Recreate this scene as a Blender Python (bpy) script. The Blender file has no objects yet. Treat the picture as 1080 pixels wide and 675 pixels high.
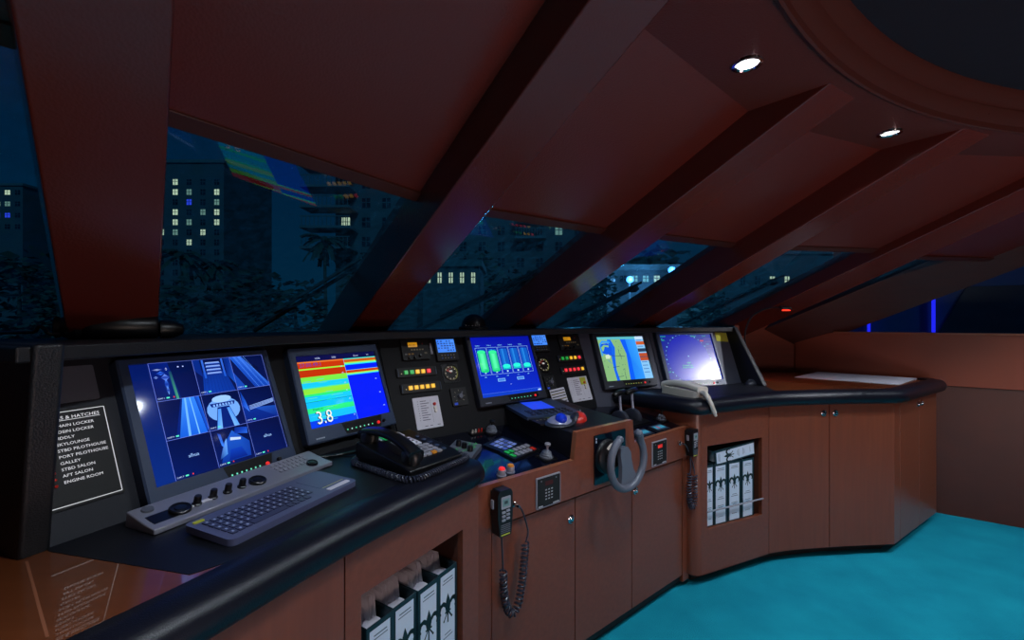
import bpy, math, random
from mathutils import Vector, Matrix
R = math.radians
random.seed(7)
SC = bpy.context.scene
COL = SC.collection
FPX, EYE = 470.0, 1.35            # focal length in pixels of a 1080 px wide frame, eye height


def lin(c):
    def f(x):
        x /= 255.0
        return x / 12.92 if x <= 0.04045 else ((x + 0.055) / 1.055) ** 2.4
    return (f(c[0]), f(c[1]), f(c[2]), 1.0)


# ------------------------------------------------------------------ materials
def mat(name, c, rough=0.5, metal=0.0, spec=0.5, coat=0.0, coat_rough=0.1, bump=None, vary=None, emit=None):
    m = bpy.data.materials.new(name)
    m.use_nodes = True
    nt = m.node_tree
    b = nt.nodes['Principled BSDF']
    b.inputs['Base Color'].default_value = lin(c)
    b.inputs['Roughness'].default_value = rough
    b.inputs['Metallic'].default_value = metal
    b.inputs['Specular IOR Level'].default_value = spec
    b.inputs['Coat Weight'].default_value = coat
    b.inputs['Coat Roughness'].default_value = coat_rough
    tc = nt.nodes.new('ShaderNodeTexCoord')
    if vary:                                   # (second colour, scale xyz)
        c2, sc = vary
        mp = nt.nodes.new('ShaderNodeMapping')
        mp.inputs['Scale'].default_value = sc
        nz = nt.nodes.new('ShaderNodeTexNoise')
        nz.inputs['Scale'].default_value = 1.0
        nz.inputs['Detail'].default_value = 6.0
        mx = nt.nodes.new('ShaderNodeMix')
        mx.data_type = 'RGBA'
        mx.inputs['A'].default_value = lin(c)
        mx.inputs['B'].default_value = lin(c2)
        nt.links.new(tc.outputs['Object'], mp.inputs['Vector'])
        nt.links.new(mp.outputs['Vector'], nz.inputs['Vector'])
        nt.links.new(nz.outputs['Fac'], mx.inputs['Factor'])
        nt.links.new(mx.outputs['Result'], b.inputs['Base Color'])
    if bump:                                   # (kind, scale, strength)
        kind, sc, st = bump
        if kind == 'voronoi':
            tx = nt.nodes.new('ShaderNodeTexVoronoi')
            out = tx.outputs['Distance']
        else:
            tx = nt.nodes.new('ShaderNodeTexNoise')
            tx.inputs['Detail'].default_value = 4
            out = tx.outputs['Fac']
        tx.inputs['Scale'].default_value = sc
        bp = nt.nodes.new('ShaderNodeBump')
        bp.inputs['Strength'].default_value = st
        bp.inputs['Distance'].default_value = 0.004
        nt.links.new(tc.outputs['Object'], tx.inputs['Vector'])
        nt.links.new(out, bp.inputs['Height'])
        nt.links.new(bp.outputs['Normal'], b.inputs['Normal'])
    if emit:
        b.inputs['Emission Color'].default_value = lin(emit[0])
        b.inputs['Emission Strength'].default_value = emit[1]
    return m


def screen_mat(name, base, rough, strength):
    m = mat(name, base, rough)
    nt = m.node_tree
    a = nt.nodes.new('ShaderNodeAttribute')
    a.attribute_name = 'col'
    b = nt.nodes['Principled BSDF']
    nt.links.new(a.outputs['Color'], b.inputs['Emission Color'])
    b.inputs['Emission Strength'].default_value = strength
    return m


def paint_mat(name, rough=0.5, spec=0.4):
    """printed surface: colour from the face's own ink"""
    m = mat(name, (128, 128, 128), rough, spec=spec)
    nt = m.node_tree
    a = nt.nodes.new('ShaderNodeAttribute')
    a.attribute_name = 'col'
    nt.links.new(a.outputs['Color'], nt.nodes['Principled BSDF'].inputs['Base Color'])
    return m


def glass_mat(name='window_glass', dirt=.5):
    m = bpy.data.materials.new(name)
    m.use_nodes = True
    nt = m.node_tree
    nt.nodes.clear()
    o = nt.nodes.new('ShaderNodeOutputMaterial')
    tr = nt.nodes.new('ShaderNodeBsdfTransparent')
    tr.inputs['Color'].default_value = (0.80, 0.93, 0.98, 1)
    gl = nt.nodes.new('ShaderNodeBsdfGlossy')
    gl.inputs['Roughness'].default_value = 0.012
    fr = nt.nodes.new('ShaderNodeFresnel')
    fr.inputs['IOR'].default_value = 1.5
    mx = nt.nodes.new('ShaderNodeMixShader')
    # dried salt and dust on the outside of the glass
    tc = nt.nodes.new('ShaderNodeTexCoord')
    nz = nt.nodes.new('ShaderNodeTexNoise')
    nz.inputs['Scale'].default_value = 26
    nz.inputs['Detail'].default_value = 9
    nz.inputs['Roughness'].default_value = 0.75
    rp = nt.nodes.new('ShaderNodeMapRange')
    rp.inputs['From Min'].default_value = 0.42
    rp.inputs['From Max'].default_value = 0.78
    rp.inputs['To Min'].default_value = dirt * .05
    rp.inputs['To Max'].default_value = dirt
    tl = nt.nodes.new('ShaderNodeBsdfTranslucent')
    tl.inputs['Color'].default_value = (0.55, 0.75, 0.8, 1)
    m2 = nt.nodes.new('ShaderNodeMixShader')
    L = nt.links.new
    L(tc.outputs['Object'], nz.inputs['Vector'])
    L(nz.outputs['Fac'], rp.inputs['Value'])
    L(rp.outputs['Result'], m2.inputs['Fac'])
    L(tr.outputs[0], m2.inputs[1])
    L(tl.outputs[0], m2.inputs[2])
    L(fr.outputs[0], mx.inputs['Fac'])
    L(m2.outputs[0], mx.inputs[1])
    L(gl.outputs[0], mx.inputs[2])
    L(mx.outputs[0], o.inputs['Surface'])
    return m


M_ = dict(
    wood=mat('cherry_veneer', (134, 70, 46), 0.38, coat=0.25, coat_rough=0.25, vary=((106, 52, 34), (55, 55, 3))),
    woodh=mat('cherry_veneer_across', (158, 82, 48), 0.4, coat=0.2, coat_rough=0.25, vary=((126, 62, 36), (4, 4, 60))),
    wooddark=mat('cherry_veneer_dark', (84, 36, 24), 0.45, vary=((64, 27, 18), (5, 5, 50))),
    woodgloss=mat('varnished_cherry_top', (120, 62, 30), 0.3, coat=1.0, coat_rough=0.02, vary=((94, 46, 22), (6, 45, 6))),
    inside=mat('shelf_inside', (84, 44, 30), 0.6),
    leather=mat('brown_leather', (106, 42, 33), 0.30, spec=.6, bump=('voronoi', 160, 0.16)),
    leather2=mat('brown_leather_beam', (100, 40, 32), 0.25, spec=.55, coat=.3, coat_rough=.2, bump=('voronoi', 190, 0.10)),
    ceil=mat('brown_leather_flat', (100, 44, 35), 0.5, bump=('voronoi', 200, 0.25)),
    tray=mat('recess_veneer', (78, 36, 28), 0.5),
    dome=mat('navy_fabric', (10, 14, 30), 0.9, bump=('noise', 20, 0.4)),
    pad=mat('black_grained_vinyl', (13, 15, 27), 0.36, spec=0.4, bump=('voronoi', 420, 0.16)),
    top=mat('black_worktop', (9, 11, 21), 0.5, bump=('noise', 300, 0.1)),
    panel=mat('black_panel', (13, 13, 17), 0.6, spec=.25, bump=('noise', 400, 0.05)),
    panelg=mat('grey_panel', (64, 66, 80), 0.5, spec=.3, bump=('noise', 400, 0.05)),
    panelm=mat('dark_grey_panel', (34, 36, 44), 0.5, spec=.3, bump=('noise', 400, 0.05)),
    hood=mat('black_hood_vinyl', (20, 20, 24), 0.5, bump=('voronoi', 300, 0.2)),
    cord=mat('cord_black', (44, 48, 64), 0.3),
    black=mat('black_plastic', (14, 14, 17), 0.35),
    blackm=mat('matt_black_plastic', (10, 10, 12), 0.6),
    desk=mat('gloss_black_desk', (8, 11, 26), 0.18, coat=0.5, coat_rough=0.05),
    bezel=mat('slate_bezel', (52, 66, 92), 0.45),
    bezel2=mat('charcoal_bezel', (40, 43, 54), 0.42),
    grey=mat('mid_grey_plastic', (92, 96, 108), 0.45),
    lgrey=mat('light_grey_plastic', (150, 150, 162), 0.4),
    silver=mat('brushed_silver', (150, 150, 165), 0.38, metal=0.35),
    chrome=mat('chrome', (200, 200, 205), 0.12, metal=1.0),
    kb=mat('slate_blue_keyboard', (84, 88, 122), 0.45),
    key=mat('dark_slate_key', (58, 62, 92), 0.4),
    white=mat('white_plastic', (222, 216, 208), 0.4),
    cream=mat('cream_plastic', (214, 206, 196), 0.38),
    paper=mat('white_paper', (214, 210, 222), 0.8),
    yellow=mat('yellow_sticky_paper', (190, 190, 60), 0.8),
    red=mat('red_plastic', (205, 44, 34), 0.35),
    redlit=mat('lit_red_button', (220, 40, 40), 0.35, emit=((230, 40, 40), 0.7)),
    orange=mat('orange_key', (225, 140, 40), 0.4),
    green=mat('green_label', (40, 200, 90), 0.5),
    blueball=mat('blue_ball', (20, 60, 220), 0.08, coat=1, coat_rough=0.03),
    plate=mat('pale_plate', (206, 206, 218), 0.5),
    pearl=mat('silver_mouse', (140, 142, 172), 0.3, coat=0.3),
    wheel=mat('slate_rubber', (96, 102, 116), 0.4),
    screen=screen_mat('glossy_screen', (5, 5, 8), 0.07, 1.15),
    screenm=screen_mat('matte_screen', (36, 38, 44), 0.24, 1.0),
    lamp=screen_mat('indicator', (30, 30, 30), 0.3, 1.0),
    ink=paint_mat('printed_ink'),
    carpet=mat('teal_carpet', (32, 176, 200), 0.95, spec=0.1, bump=('noise', 260, 0.8), vary=((10, 122, 150), (3.5, 3.5, 3.5))),
    wall=mat('cherry_wall', (142, 58, 28), 0.45, vary=((116, 44, 21), (3, 3, 70))),
    edge=mat('satin_edge', (150, 90, 62), 0.3, coat=0.4),
    plywall=mat('aft_bulkhead', (80, 44, 34), 0.6),
    glass=glass_mat(),
    glassclean=glass_mat('side_window_glass', .02),
)


# ------------------------------------------------------------------ geometry helpers
class MB:
    """collects faces; build() links them as one mesh object"""

    def __init__(s):
        s.v, s.f, s.m, s.c = [], [], [], []

    def add(s, vs, fs, m=0, col=None, M=None):
        o = len(s.v)
        s.v += [(M @ Vector(p)) if M else Vector(p) for p in vs]
        for i, f in enumerate(fs):
            s.f.append([o + k for k in f])
            s.m.append(m)
            if col is None:
                s.c.append(None)
            elif isinstance(col[0], (tuple, list)):
                s.c.append([lin(q) for q in col])
            else:
                s.c.append([lin(col)] * len(f))
        return s

    def box(s, x0, x1, y0, y1, z0, z1, m=0, col=None, M=None):
        vs = [(x, y, z) for x in (x0, x1) for y in (y0, y1) for z in (z0, z1)]
        fs = [(0, 1, 3, 2), (4, 6, 7, 5), (0, 4, 5, 1), (2, 3, 7, 6), (0, 2, 6, 4), (1, 5, 7, 3)]
        return s.add(vs, fs, m, col, M)

    def prism(s, poly, z0, z1, m=0, col=None, M=None, mtop=None):
        a = sum(poly[i][0] * poly[(i + 1) % len(poly)][1] - poly[(i + 1) % len(poly)][0] * poly[i][1] for i in range(len(poly)))
        if a < 0:
            poly = poly[::-1]
        n = len(poly)
        vs = [(p[0], p[1], z0) for p in poly] + [(p[0], p[1], z1) for p in poly]
        s.add(vs, [tuple(range(n - 1, -1, -1))], m, col, M)
        s.add(vs, [tuple(range(n, 2 * n))], m if mtop is None else mtop, col, M)
        s.add(vs, [(i, (i + 1) % n, n + (i + 1) % n, n + i) for i in range(n)], m, col, M)
        return s

    def rbox(s, x0, x1, y0, y1, z0, z1, r, m=0, col=None, M=None, k=4):
        return s.prism(rrect(x0, x1, y0, y1, r, k), z0, z1, m, col, M)

    def quad(s, a, b, c, d, m=0, col=None, M=None):
        return s.add([a, b, c, d], [(0, 1, 2, 3)], m, col, M)

    def slab(s, q, n, t0, t1, m=0, col=None):
        """quad q (4 world points) thickened along n from t0 to t1"""
        n = Vector(n)
        vs = [Vector(p) + n * t0 for p in q] + [Vector(p) + n * t1 for p in q]
        return s.add(vs, [(3, 2, 1, 0), (4, 5, 6, 7)] + [(i, (i + 1) % 4, 4 + (i + 1) % 4, 4 + i) for i in range(4)], m, col)

    def tube(s, path, r, n=8, m=0, M=None, col=None):
        P = [Vector(p) for p in path]
        rs = r if isinstance(r, (list, tuple)) else [r] * len(P)
        T = [(P[min(i + 1, len(P) - 1)] - P[max(i - 1, 0)]).normalized() for i in range(len(P))]
        u = T[0].orthogonal().normalized()
        vs, fs = [], []
        for i, p in enumerate(P):
            u = (u - T[i] * u.dot(T[i])).normalized()
            w = T[i].cross(u)
            for k in range(n):
                a = 2 * math.pi * k / n
                vs.append(p + (u * math.cos(a) + w * math.sin(a)) * rs[i])
        for i in range(len(P) - 1):
            for k in range(n):
                fs.append((i * n + k, i * n + (k + 1) % n, (i + 1) * n + (k + 1) % n, (i + 1) * n + k))
        fs.append(tuple(range(n - 1, -1, -1)))
        fs.append(tuple(range((len(P) - 1) * n, len(P) * n)))
        return s.add(vs, fs, m, col, M)

    def lathe(s, prof, n=24, m=0, M=None, col=None):
        vs, fs = [], []
        for r, z in prof:
            for k in range(n):
                a = 2 * math.pi * k / n
                vs.append((max(r, 1e-5) * math.cos(a), max(r, 1e-5) * math.sin(a), z))
        for i in range(len(prof) - 1):
            for k in range(n):
                fs.append((i * n + k, i * n + (k + 1) % n, (i + 1) * n + (k + 1) % n, (i + 1) * n + k))
        fs.append(tuple(range(n - 1, -1, -1)))
        fs.append(tuple(range((len(prof) - 1) * n, len(prof) * n)))
        return s.add(vs, fs, m, col, M)

    def ball(s, c, r, m=0, M=None, col=None, sq=(1, 1, 1), n=20):
        pr = [(math.sin(math.pi * i / 12), -math.cos(math.pi * i / 12)) for i in range(13)]
        X = Matrix.Translation(c) @ Matrix.Diagonal((r * sq[0], r * sq[1], r * sq[2], 1))
        return s.lathe(pr, n, m, (M @ X) if M else X, col)

    # flat picture painting in the local xy plane
    def rect(s, x0, y0, x1, y1, col, lv=1, m=0):
        z = s.z0 + lv * 0.00025
        return s.add([(x0, y0, z), (x1, y0, z), (x1, y1, z), (x0, y1, z)], [(0, 1, 2, 3)], m, col)

    def poly(s, pts, col, lv=1, m=0):
        z = s.z0 + lv * 0.00025
        a = sum(pts[i][0] * pts[(i + 1) % len(pts)][1] - pts[(i + 1) % len(pts)][0] * pts[i][1] for i in range(len(pts)))
        if a < 0:
            pts = pts[::-1]
            if isinstance(col[0], (tuple, list)):
                col = col[::-1]
        return s.add([(x, y, z) for x, y in pts], [tuple(range(len(pts)))], m, col)

    def line(s, x0, y0, x1, y1, w, col, lv=1, m=0):
        d = Vector((x1 - x0, y1 - y0))
        if d.length < 1e-6:
            return s
        d.normalize()
        a, b = -d.y * w / 2, d.x * w / 2
        return s.poly([(x0 - a, y0 - b), (x1 - a, y1 - b), (x1 + a, y1 + b), (x0 + a, y0 + b)], col, lv, m)

    def disc(s, x, y, r, col, lv=1, m=0, n=14, ry=None):
        ry = ry or r
        return s.poly([(x + r * math.cos(2 * math.pi * k / n), y + ry * math.sin(2 * math.pi * k / n)) for k in range(n)], col, lv, m)

    def txt(s, t, x, y, h, col, lv=2, m=0, align='LEFT', sx=1.0):
        vs, fs = text_mesh(t, align)
        z = s.z0 + lv * 0.00025
        o = len(s.v)
        s.v += [Vector((x + p[0] * h * sx, y + p[1] * h, z)) for p in vs]
        for f in fs:
            s.f.append([o + k for k in f])
            s.m.append(m)
            s.c.append([lin(col)] * len(f))
        return s

    z0 = 0.0

    def build(s, name, mats, parent=None, bevel=0.0, seg=2, smooth=35):
        me = bpy.data.meshes.new(name)
        me.from_pydata([tuple(p) for p in s.v], [], s.f)
        for m in (mats if isinstance(mats, (list, tuple)) else [mats]):
            me.materials.append(m)
        me.polygons.foreach_set('material_index', s.m)
        if any(c for c in s.c):
            at = me.color_attributes.new('col', 'FLOAT_COLOR', 'CORNER')
            fl = []
            for f, c in zip(s.f, s.c):
                for k in range(len(f)):
                    fl += list(c[k % len(c)]) if c else [0.2, 0.2, 0.2, 1]
            at.data.foreach_set('color', fl)
        me.polygons.foreach_set('use_smooth', [True] * len(me.polygons))
        me.set_sharp_from_angle(angle=R(smooth))
        me.update()
        o = bpy.data.objects.new(name, me)
        COL.objects.link(o)
        if parent:
            o.parent = parent
        if bevel:
            b = o.modifiers.new('edge', 'BEVEL')
            b.width, b.segments, b.limit_method, b.angle_limit = bevel, seg, 'ANGLE', R(40)
            b.harden_normals = True
        return o


def rrect(x0, x1, y0, y1, r, k=4):
    pts = []
    for cx, cy, a0 in ((x1 - r, y0 + r, -90), (x1 - r, y1 - r, 0), (x0 + r, y1 - r, 90), (x0 + r, y0 + r, 180)):
        for i in range(k + 1):
            a = R(a0 + 90 * i / k)
            pts.append((cx + r * math.cos(a), cy + r * math.sin(a)))
    return pts


_tx = {}


def text_mesh(t, align='LEFT'):
    if (t, align) not in _tx:
        cu = bpy.data.curves.new('lettering', 'FONT')
        cu.body, cu.size, cu.align_x = t, 1.0, align
        cu.resolution_u = 2
        ob = bpy.data.objects.new('lettering', cu)
        COL.objects.link(ob)
        bpy.context.view_layer.update()
        me = bpy.data.meshes.new_from_object(ob.evaluated_get(bpy.context.evaluated_depsgraph_get()))
        _tx[(t, align)] = ([tuple(v.co) for v in me.vertices], [tuple(p.vertices) for p in me.polygons])
        bpy.data.objects.remove(ob)
        bpy.data.curves.remove(cu)
        bpy.data.meshes.remove(me)
    return _tx[(t, align)]


def tag(o, label, cat, group=None):
    o['label'], o['category'] = label, cat
    if group:
        o['group'] = group
    return o


def thing(name, label, cat, M=None, group=None):
    o = bpy.data.objects.new(name, None)
    COL.objects.link(o)
    o.empty_display_size = 0.05
    if M is not None:
        o.matrix_world = M
    return tag(o, label, cat, group)


def struct(name, mb, mats, parent=None, bevel=0.0, smooth=30):
    o = mb.build(name, mats, parent, bevel, smooth=smooth)
    if not parent:
        o['kind'] = 'structure'
    return o


def fm(o, u, v, n):
    m = Matrix.Identity(4)
    for i, a in enumerate((u, v, n)):
        for j in range(3):
            m[j][i] = a[j]
    for j in range(3):
        m[j][3] = o[j]
    return m


def T(x, y, z=0.0):
    return Matrix.Translation((x, y, z))


def RZ(a):
    return Matrix.Rotation(R(a), 4, 'Z')


def hit(px, py, M):
    """where the sight line of a photo pixel meets the xy plane of frame M, in M's own x, y"""
    Mi = M.inverted()
    o = Mi @ Vector((0, 0, EYE))
    d = Mi.to_3x3() @ Vector(((px - 540) / FPX, 1, (337.5 - py) / FPX))
    t = -o.z / d.z
    p = o + d * t
    return p.x, p.y


def at(px, py, z):
    """plan point seen at a photo pixel, at height z"""
    d = (EYE - z) * FPX / (py - 337.5)
    return ((px - 540) / FPX * d, d)

# ================================================================== THE ROOM
TILT = R(22)
PB = [(-.917, .827), (-.681, 1.394), (-.447, 1.746), (.467, 2.488), (.93, 2.718), (1.5335, 2.905)]


def facet(k):
    a, b = Vector(PB[k]), Vector(PB[k + 1])
    d = (b - a).normalized()
    nb = Vector((-d.y, d.x))
    u = Vector((d.x, d.y, 0))
    v = Vector((nb.x * math.sin(TILT), nb.y * math.sin(TILT), math.cos(TILT)))
    return fm((a.x, a.y, .90), u, v, u.cross(v))


FAC = [facet(k) for k in range(5)]


def front(a, b):
    """frame of an upright front running from plan point a to b: x along, y up, z towards the room"""
    d = (Vector(b) - Vector(a)).normalized()
    u = Vector((d.x, d.y, 0))
    v = Vector((0, 0, 1))
    return fm((a[0], a[1], 0), u, v, u.cross(v))


def offs(pts, ds):
    """mitred offset of a plan polyline to its left by ds (one number or one per point)"""
    out = []
    n = len(pts)
    for i, p in enumerate(pts):
        d = ds[i] if isinstance(ds, (list, tuple)) else ds
        e = []
        if i > 0:
            e.append((Vector(pts[i]) - Vector(pts[i - 1])).normalized())
        if i < n - 1:
            e.append((Vector(pts[i + 1]) - Vector(pts[i])).normalized())
        ns = [Vector((-q.y, q.x)) for q in e]
        m = sum(ns, Vector((0, 0)))
        m.normalize()
        m = m / max(.4, m.dot(ns[0]))
        out.append((p[0] + m.x * d, p[1] + m.y * d))
    return out


def smoothline(pts, k=6):
    out = []
    P = [Vector(p) for p in pts]
    for i in range(len(P) - 1):
        p0, p1, p2, p3 = P[max(i - 1, 0)], P[i], P[i + 1], P[min(i + 2, len(P) - 1)]
        for j in range(k):
            t = j / k
            out.append(0.5 * ((2 * p1) + (p2 - p0) * t + (2 * p0 - 5 * p1 + 4 * p2 - p3) * t * t + (3 * p1 - p0 - 3 * p2 + p3) * t ** 3))
    out.append(P[-1])
    return out


def sweep(mb, path, prof, m=0):
    """closed profile [(left offset, z)] along a plan polyline"""
    cols = [offs(path, p[0]) for p in prof]
    n, k = len(path), len(prof)
    vs = [(cols[j][i][0], cols[j][i][1], prof[j][1]) for i in range(n) for j in range(k)]
    fs = []
    for i in range(n - 1):
        for j in range(k):
            fs.append((i * k + j, (i + 1) * k + j, (i + 1) * k + (j + 1) % k, i * k + (j + 1) % k))
    fs.append(tuple(range(k)))
    fs.append(tuple(range((n - 1) * k, n * k))[::-1])
    mb.add(vs, fs, m)


# floor
f = MB()
f.box(-4, 8.5, -4.5, 5.2, -.08, 0)
struct('floor', f, M_['carpet'])

# windscreen: sloping posts (axis from sill to ceiling), tangent angle, half width, depth
BEAMS = [
    (-1.86, .55, -1.25, -.02, 1.17, .12, .17),
    (-1.273, 1.393, -.561, .547, .995, .088, .20),
    (-.877, 2.274, .119, 1.082, .785, .092, .161),
    (-.168, 2.856, .855, 1.734, .567, .091, .167),
    (.691, 3.325, 1.649, 2.083, .349, .089, .170),
    (1.723, 3.654, 2.639, 2.177, .105, .13, .10),
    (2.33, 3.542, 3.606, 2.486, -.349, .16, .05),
]
AX = []
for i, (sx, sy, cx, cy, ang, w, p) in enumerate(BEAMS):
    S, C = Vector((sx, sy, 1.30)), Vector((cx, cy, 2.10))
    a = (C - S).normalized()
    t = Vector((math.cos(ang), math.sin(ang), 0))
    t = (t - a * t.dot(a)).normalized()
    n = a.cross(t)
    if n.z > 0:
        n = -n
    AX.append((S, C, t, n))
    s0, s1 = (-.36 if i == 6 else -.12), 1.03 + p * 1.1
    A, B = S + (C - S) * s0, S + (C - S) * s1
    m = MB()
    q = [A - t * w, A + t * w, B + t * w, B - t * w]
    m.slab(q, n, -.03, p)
    o = struct('trim_%d' % (i + 1), m, M_['wooddark'] if i == 6 else M_['leather2'], bevel=.006)  # darker wood on the right pillar paints in its weaker light


def apt(k, s):
    S, C, t, n = AX[k]
    return S + (C - S) * s


# (left header height, right header height) along the slope of each bay
HEAD = [(.68, .68), (.638, .605), (.607, .63), (.635, .63), (.63, .63), (.60, .60)]
for k, (hl, hr) in enumerate(HEAD):
    a, b, c, d = apt(k, hl), apt(k + 1, hr), apt(k + 1, 1.1), apt(k, 1.1)
    n = (b - a).cross(d - a).normalized()
    if n.z > 0:
        n = -n
    m = MB()
    m.slab([a, b, c, d], n, 0, .045)
    struct('ceiling_panel', m, M_['leather'], bevel=.004)
    # timber lip along the leather panel's lower edge, dark tone painting in its shade
    up1, up2 = (d - a).normalized(), (c - b).normalized()
    m = MB()
    m.slab([a - up1 * .012, b - up2 * .012, b + up2 * .030, a + up1 * .030], n, -.004, .054)
    w = struct('window_%d' % (k + 1), m, M_['wooddark'], bevel=.003)
    g = MB()
    e, f2 = apt(k, -.2), apt(k + 1, -.2)
    if k == 1:                                  # this pane stands a little steeper in its frame
        e, f2 = e - n * .085, f2 - n * .085
    g.add([e, f2, b, a], [(0, 1, 2, 3)] if (f2 - e).cross(a - e).z < 0 else [(3, 2, 1, 0)])
    g.build('pane', M_['glass'], w)

# flat ceiling round the circular recess
CC, CR = Vector((2.586, -1.001)), 2.834
OUT = [(-2.3, -.9), (-1.25, -.02)] + [(b[2], b[3]) for b in BEAMS[1:7]] + [(7.2, .35), (4.6, -4.2), (-3.1, -4.2)]


def outdist(ang):
    d = Vector((math.cos(ang), math.sin(ang)))
    best = 9
    for i in range(len(OUT)):
        a, b = Vector(OUT[i]) - CC, Vector(OUT[(i + 1) % len(OUT)]) - CC
        e = b - a
        den = d.x * e.y - d.y * e.x
        if abs(den) < 1e-9:
            continue
        t = (a.x * e.y - a.y * e.x) / den
        u = (a.x * d.y - a.y * d.x) / den
        if t > 0 and -1e-6 <= u <= 1 + 1e-6:
            best = min(best, t)
    return max(best, CR + .02)


N = 240
angs = sorted(set([2 * math.pi * i / N for i in range(N)] + [(math.atan2(p[1] - CC.y, p[0] - CC.x)) % (2 * math.pi) for p in OUT]))
m = MB()
vs = []
for a in angs:
    d = Vector((math.cos(a), math.sin(a)))
    ro = outdist(a)
    for r, z in ((CR, 2.1), (ro, 2.1), (ro, 2.2), (CR, 2.2)):
        vs.append((CC.x + d.x * r, CC.y + d.y * r, z))
n = len(angs)
fs = []
for i in range(n):
    j = (i + 1) % n
    for k in range(4):
        fs.append((i * 4 + k, j * 4 + k, j * 4 + (k + 1) % 4, i * 4 + (k + 1) % 4))
m.add(vs, fs)
struct('ceiling', m, M_['ceil'])
# stepped rings of the recess and the dark fabric in its crown
prof = [(2.838, 2.19), (2.838, 2.093), (2.830, 2.089), (2.824, 2.093), (2.822, 2.112), (2.808, 2.128), (2.796, 2.150), (2.795, 2.158), (2.806, 2.164), (2.790, 2.182), (2.776, 2.205), (2.772, 2.215), (2.772, 2.24)]
for nm, pr, mt in (('trim_8', prof, 'tray'), ('ceiling.001', [(2.785, 2.222), (2.70, 2.235), (2.3, 2.33), (1.2, 2.42), (0.01, 2.44)], 'dome')):
    m = MB()
    vs, fs = [], []
    for r, z in pr:
        for k in range(180):
            a = 2 * math.pi * k / 180
            vs.append((CC.x + r * math.cos(a), CC.y + r * math.sin(a), z))
    for i in range(len(pr) - 1):
        for k in range(180):
            fs.append((i * 180 + k, i * 180 + (k + 1) % 180, (i + 1) * 180 + (k + 1) % 180, (i + 1) * 180 + k))
    m.add(vs, fs)
    struct(nm, m, M_[mt])

# starboard wall: dark base, light upper board, window above the sill
WA, WD = Vector((2.97, 3.13)), Vector((.82, -.57)).normalized()


def wp(s):
    p = WA + WD * s
    return (p.x, p.y)


WR = front(wp(-.83), wp(5.2))
m = MB()
m.box(0, 6.0, 0, .89, -.06, 0, 0)
m.box(0, 6.0, 1.93, 2.25, -.06, .0, 0)
m.box(3.4, 6.0, .89, 1.93, -.06, 0, 0)
m.box(-.1, .29, 1.255, 1.6, -.06, 0, 0)
w = struct('wall_right', m, M_['wooddark'])
w.matrix_world = WR
m = MB()
m.box(0.0, 3.4, .893, 1.25, -.04, .012)
o = m.build('wall_board', M_['wall'], w, bevel=.003)
m = MB()
m.box(.25, 3.4, 1.25, 1.262, -.05, .03)
o = m.build('sill', M_['edge'], w, bevel=.003)
m = MB()
m.box(.25, .30, 1.262, 1.93, -.05, -.01)
m.box(3.35, 3.42, 1.262, 1.93, -.05, -.01)
m.box(.25, 3.42, 1.88, 1.93, -.05, -.01)
w7 = struct('window_7', m, M_['wood'])
w7.matrix_world = WR
g = MB()
g.add([(.25, 1.255, -.03), (3.4, 1.255, -.03), (3.4, 1.93, -.03), (.25, 1.93, -.03)], [(0, 1, 2, 3)])
g.build('pane', M_['glassclean'], w7)
# bulkhead under the windscreen, right of the console
m = MB()
for a, b in (((1.64, 3.22), (1.70, 3.60)), ((1.70, 3.60), wp(-.83))):
    F_ = front(a, b)
    L = (Vector(b) - Vector(a)).length
    m.box(0, L, 0, 1.31, -.03, 0, M=F_)
struct('wall_front', m, M_['wall'])
# walls the camera has behind it
m = MB()
for a, b in ((wp(5.1), (4.6, -4.2)), ((4.6, -4.2), (-3.1, -4.2)), ((-3.1, -4.2), (-2.3, -.9))):
    L = (Vector(b) - Vector(a)).length
    m.box(0, L, 0, 2.3, 0, .05, M=front(a, b))
struct('wall_back', m, M_['plywall'])
m = MB()
for a, b, h in (((-2.3, -.9), (-1.86, .55), 2.2), ((-1.86, .55), (-1.30, 1.42), 1.29)):
    L = (Vector(b) - Vector(a)).length
    m.box(0, L, 0, h, -.03, 0.0, M=front(a, b))
struct('wall_left', m, M_['plywall'])

# ------------------------------------------------------------------ downlights
DL = [129.5, 111.1, 92.7, 74.3, 148.0, 166.5, 185]
for i, a in enumerate(DL):
    x, y = CC.x + 2.985 * math.cos(R(a)), CC.y + 2.985 * math.sin(R(a))
    if i < 2:
        t = thing('downlight', ['larger lit round downlight in the flat ceiling above the middle posts',
                                'smaller looking lit downlight further along the ceiling near the recess rim'][i], 'ceiling light', T(x, y, 2.1), 'recessed ceiling lights')
        m = MB()
        m.lathe([(.030, .03), (.030, -.002), (.034, -.007), (.041, -.006), (.043, .0)], 32)
        m.build('trim_ring', M_['chrome'], t)
        m = MB()
        m.lathe([(.030, .0), (.0295, .004), (.01, .005)][::-1], 32, col=(255, 255, 255))
        ob = m.build('lamp_lens', screen_mat('lens_%d' % i, (230, 230, 230), .3, 9.0), t)
    ld = bpy.data.lights.new('downlight_beam', 'SPOT')
    ld.energy = (33, 33, 40, 54, 33, 33, 33)[i]
    ld.color = (.80, .90, 1.0)
    ld.spot_size, ld.spot_blend = R((128, 116, 112, 112, 128, 98, 98)[i]), .5
    ld.shadow_soft_size = .035
    lo = bpy.data.objects.new('downlight_beam', ld)
    COL.objects.link(lo)
    lo.location = (x, y, 2.085)
    if i < 2:
        lo.parent = t
        lo.location = (0, 0, -.015)

# ================================================================== FIXED JOINERY
FB = 'fleur'


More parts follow.
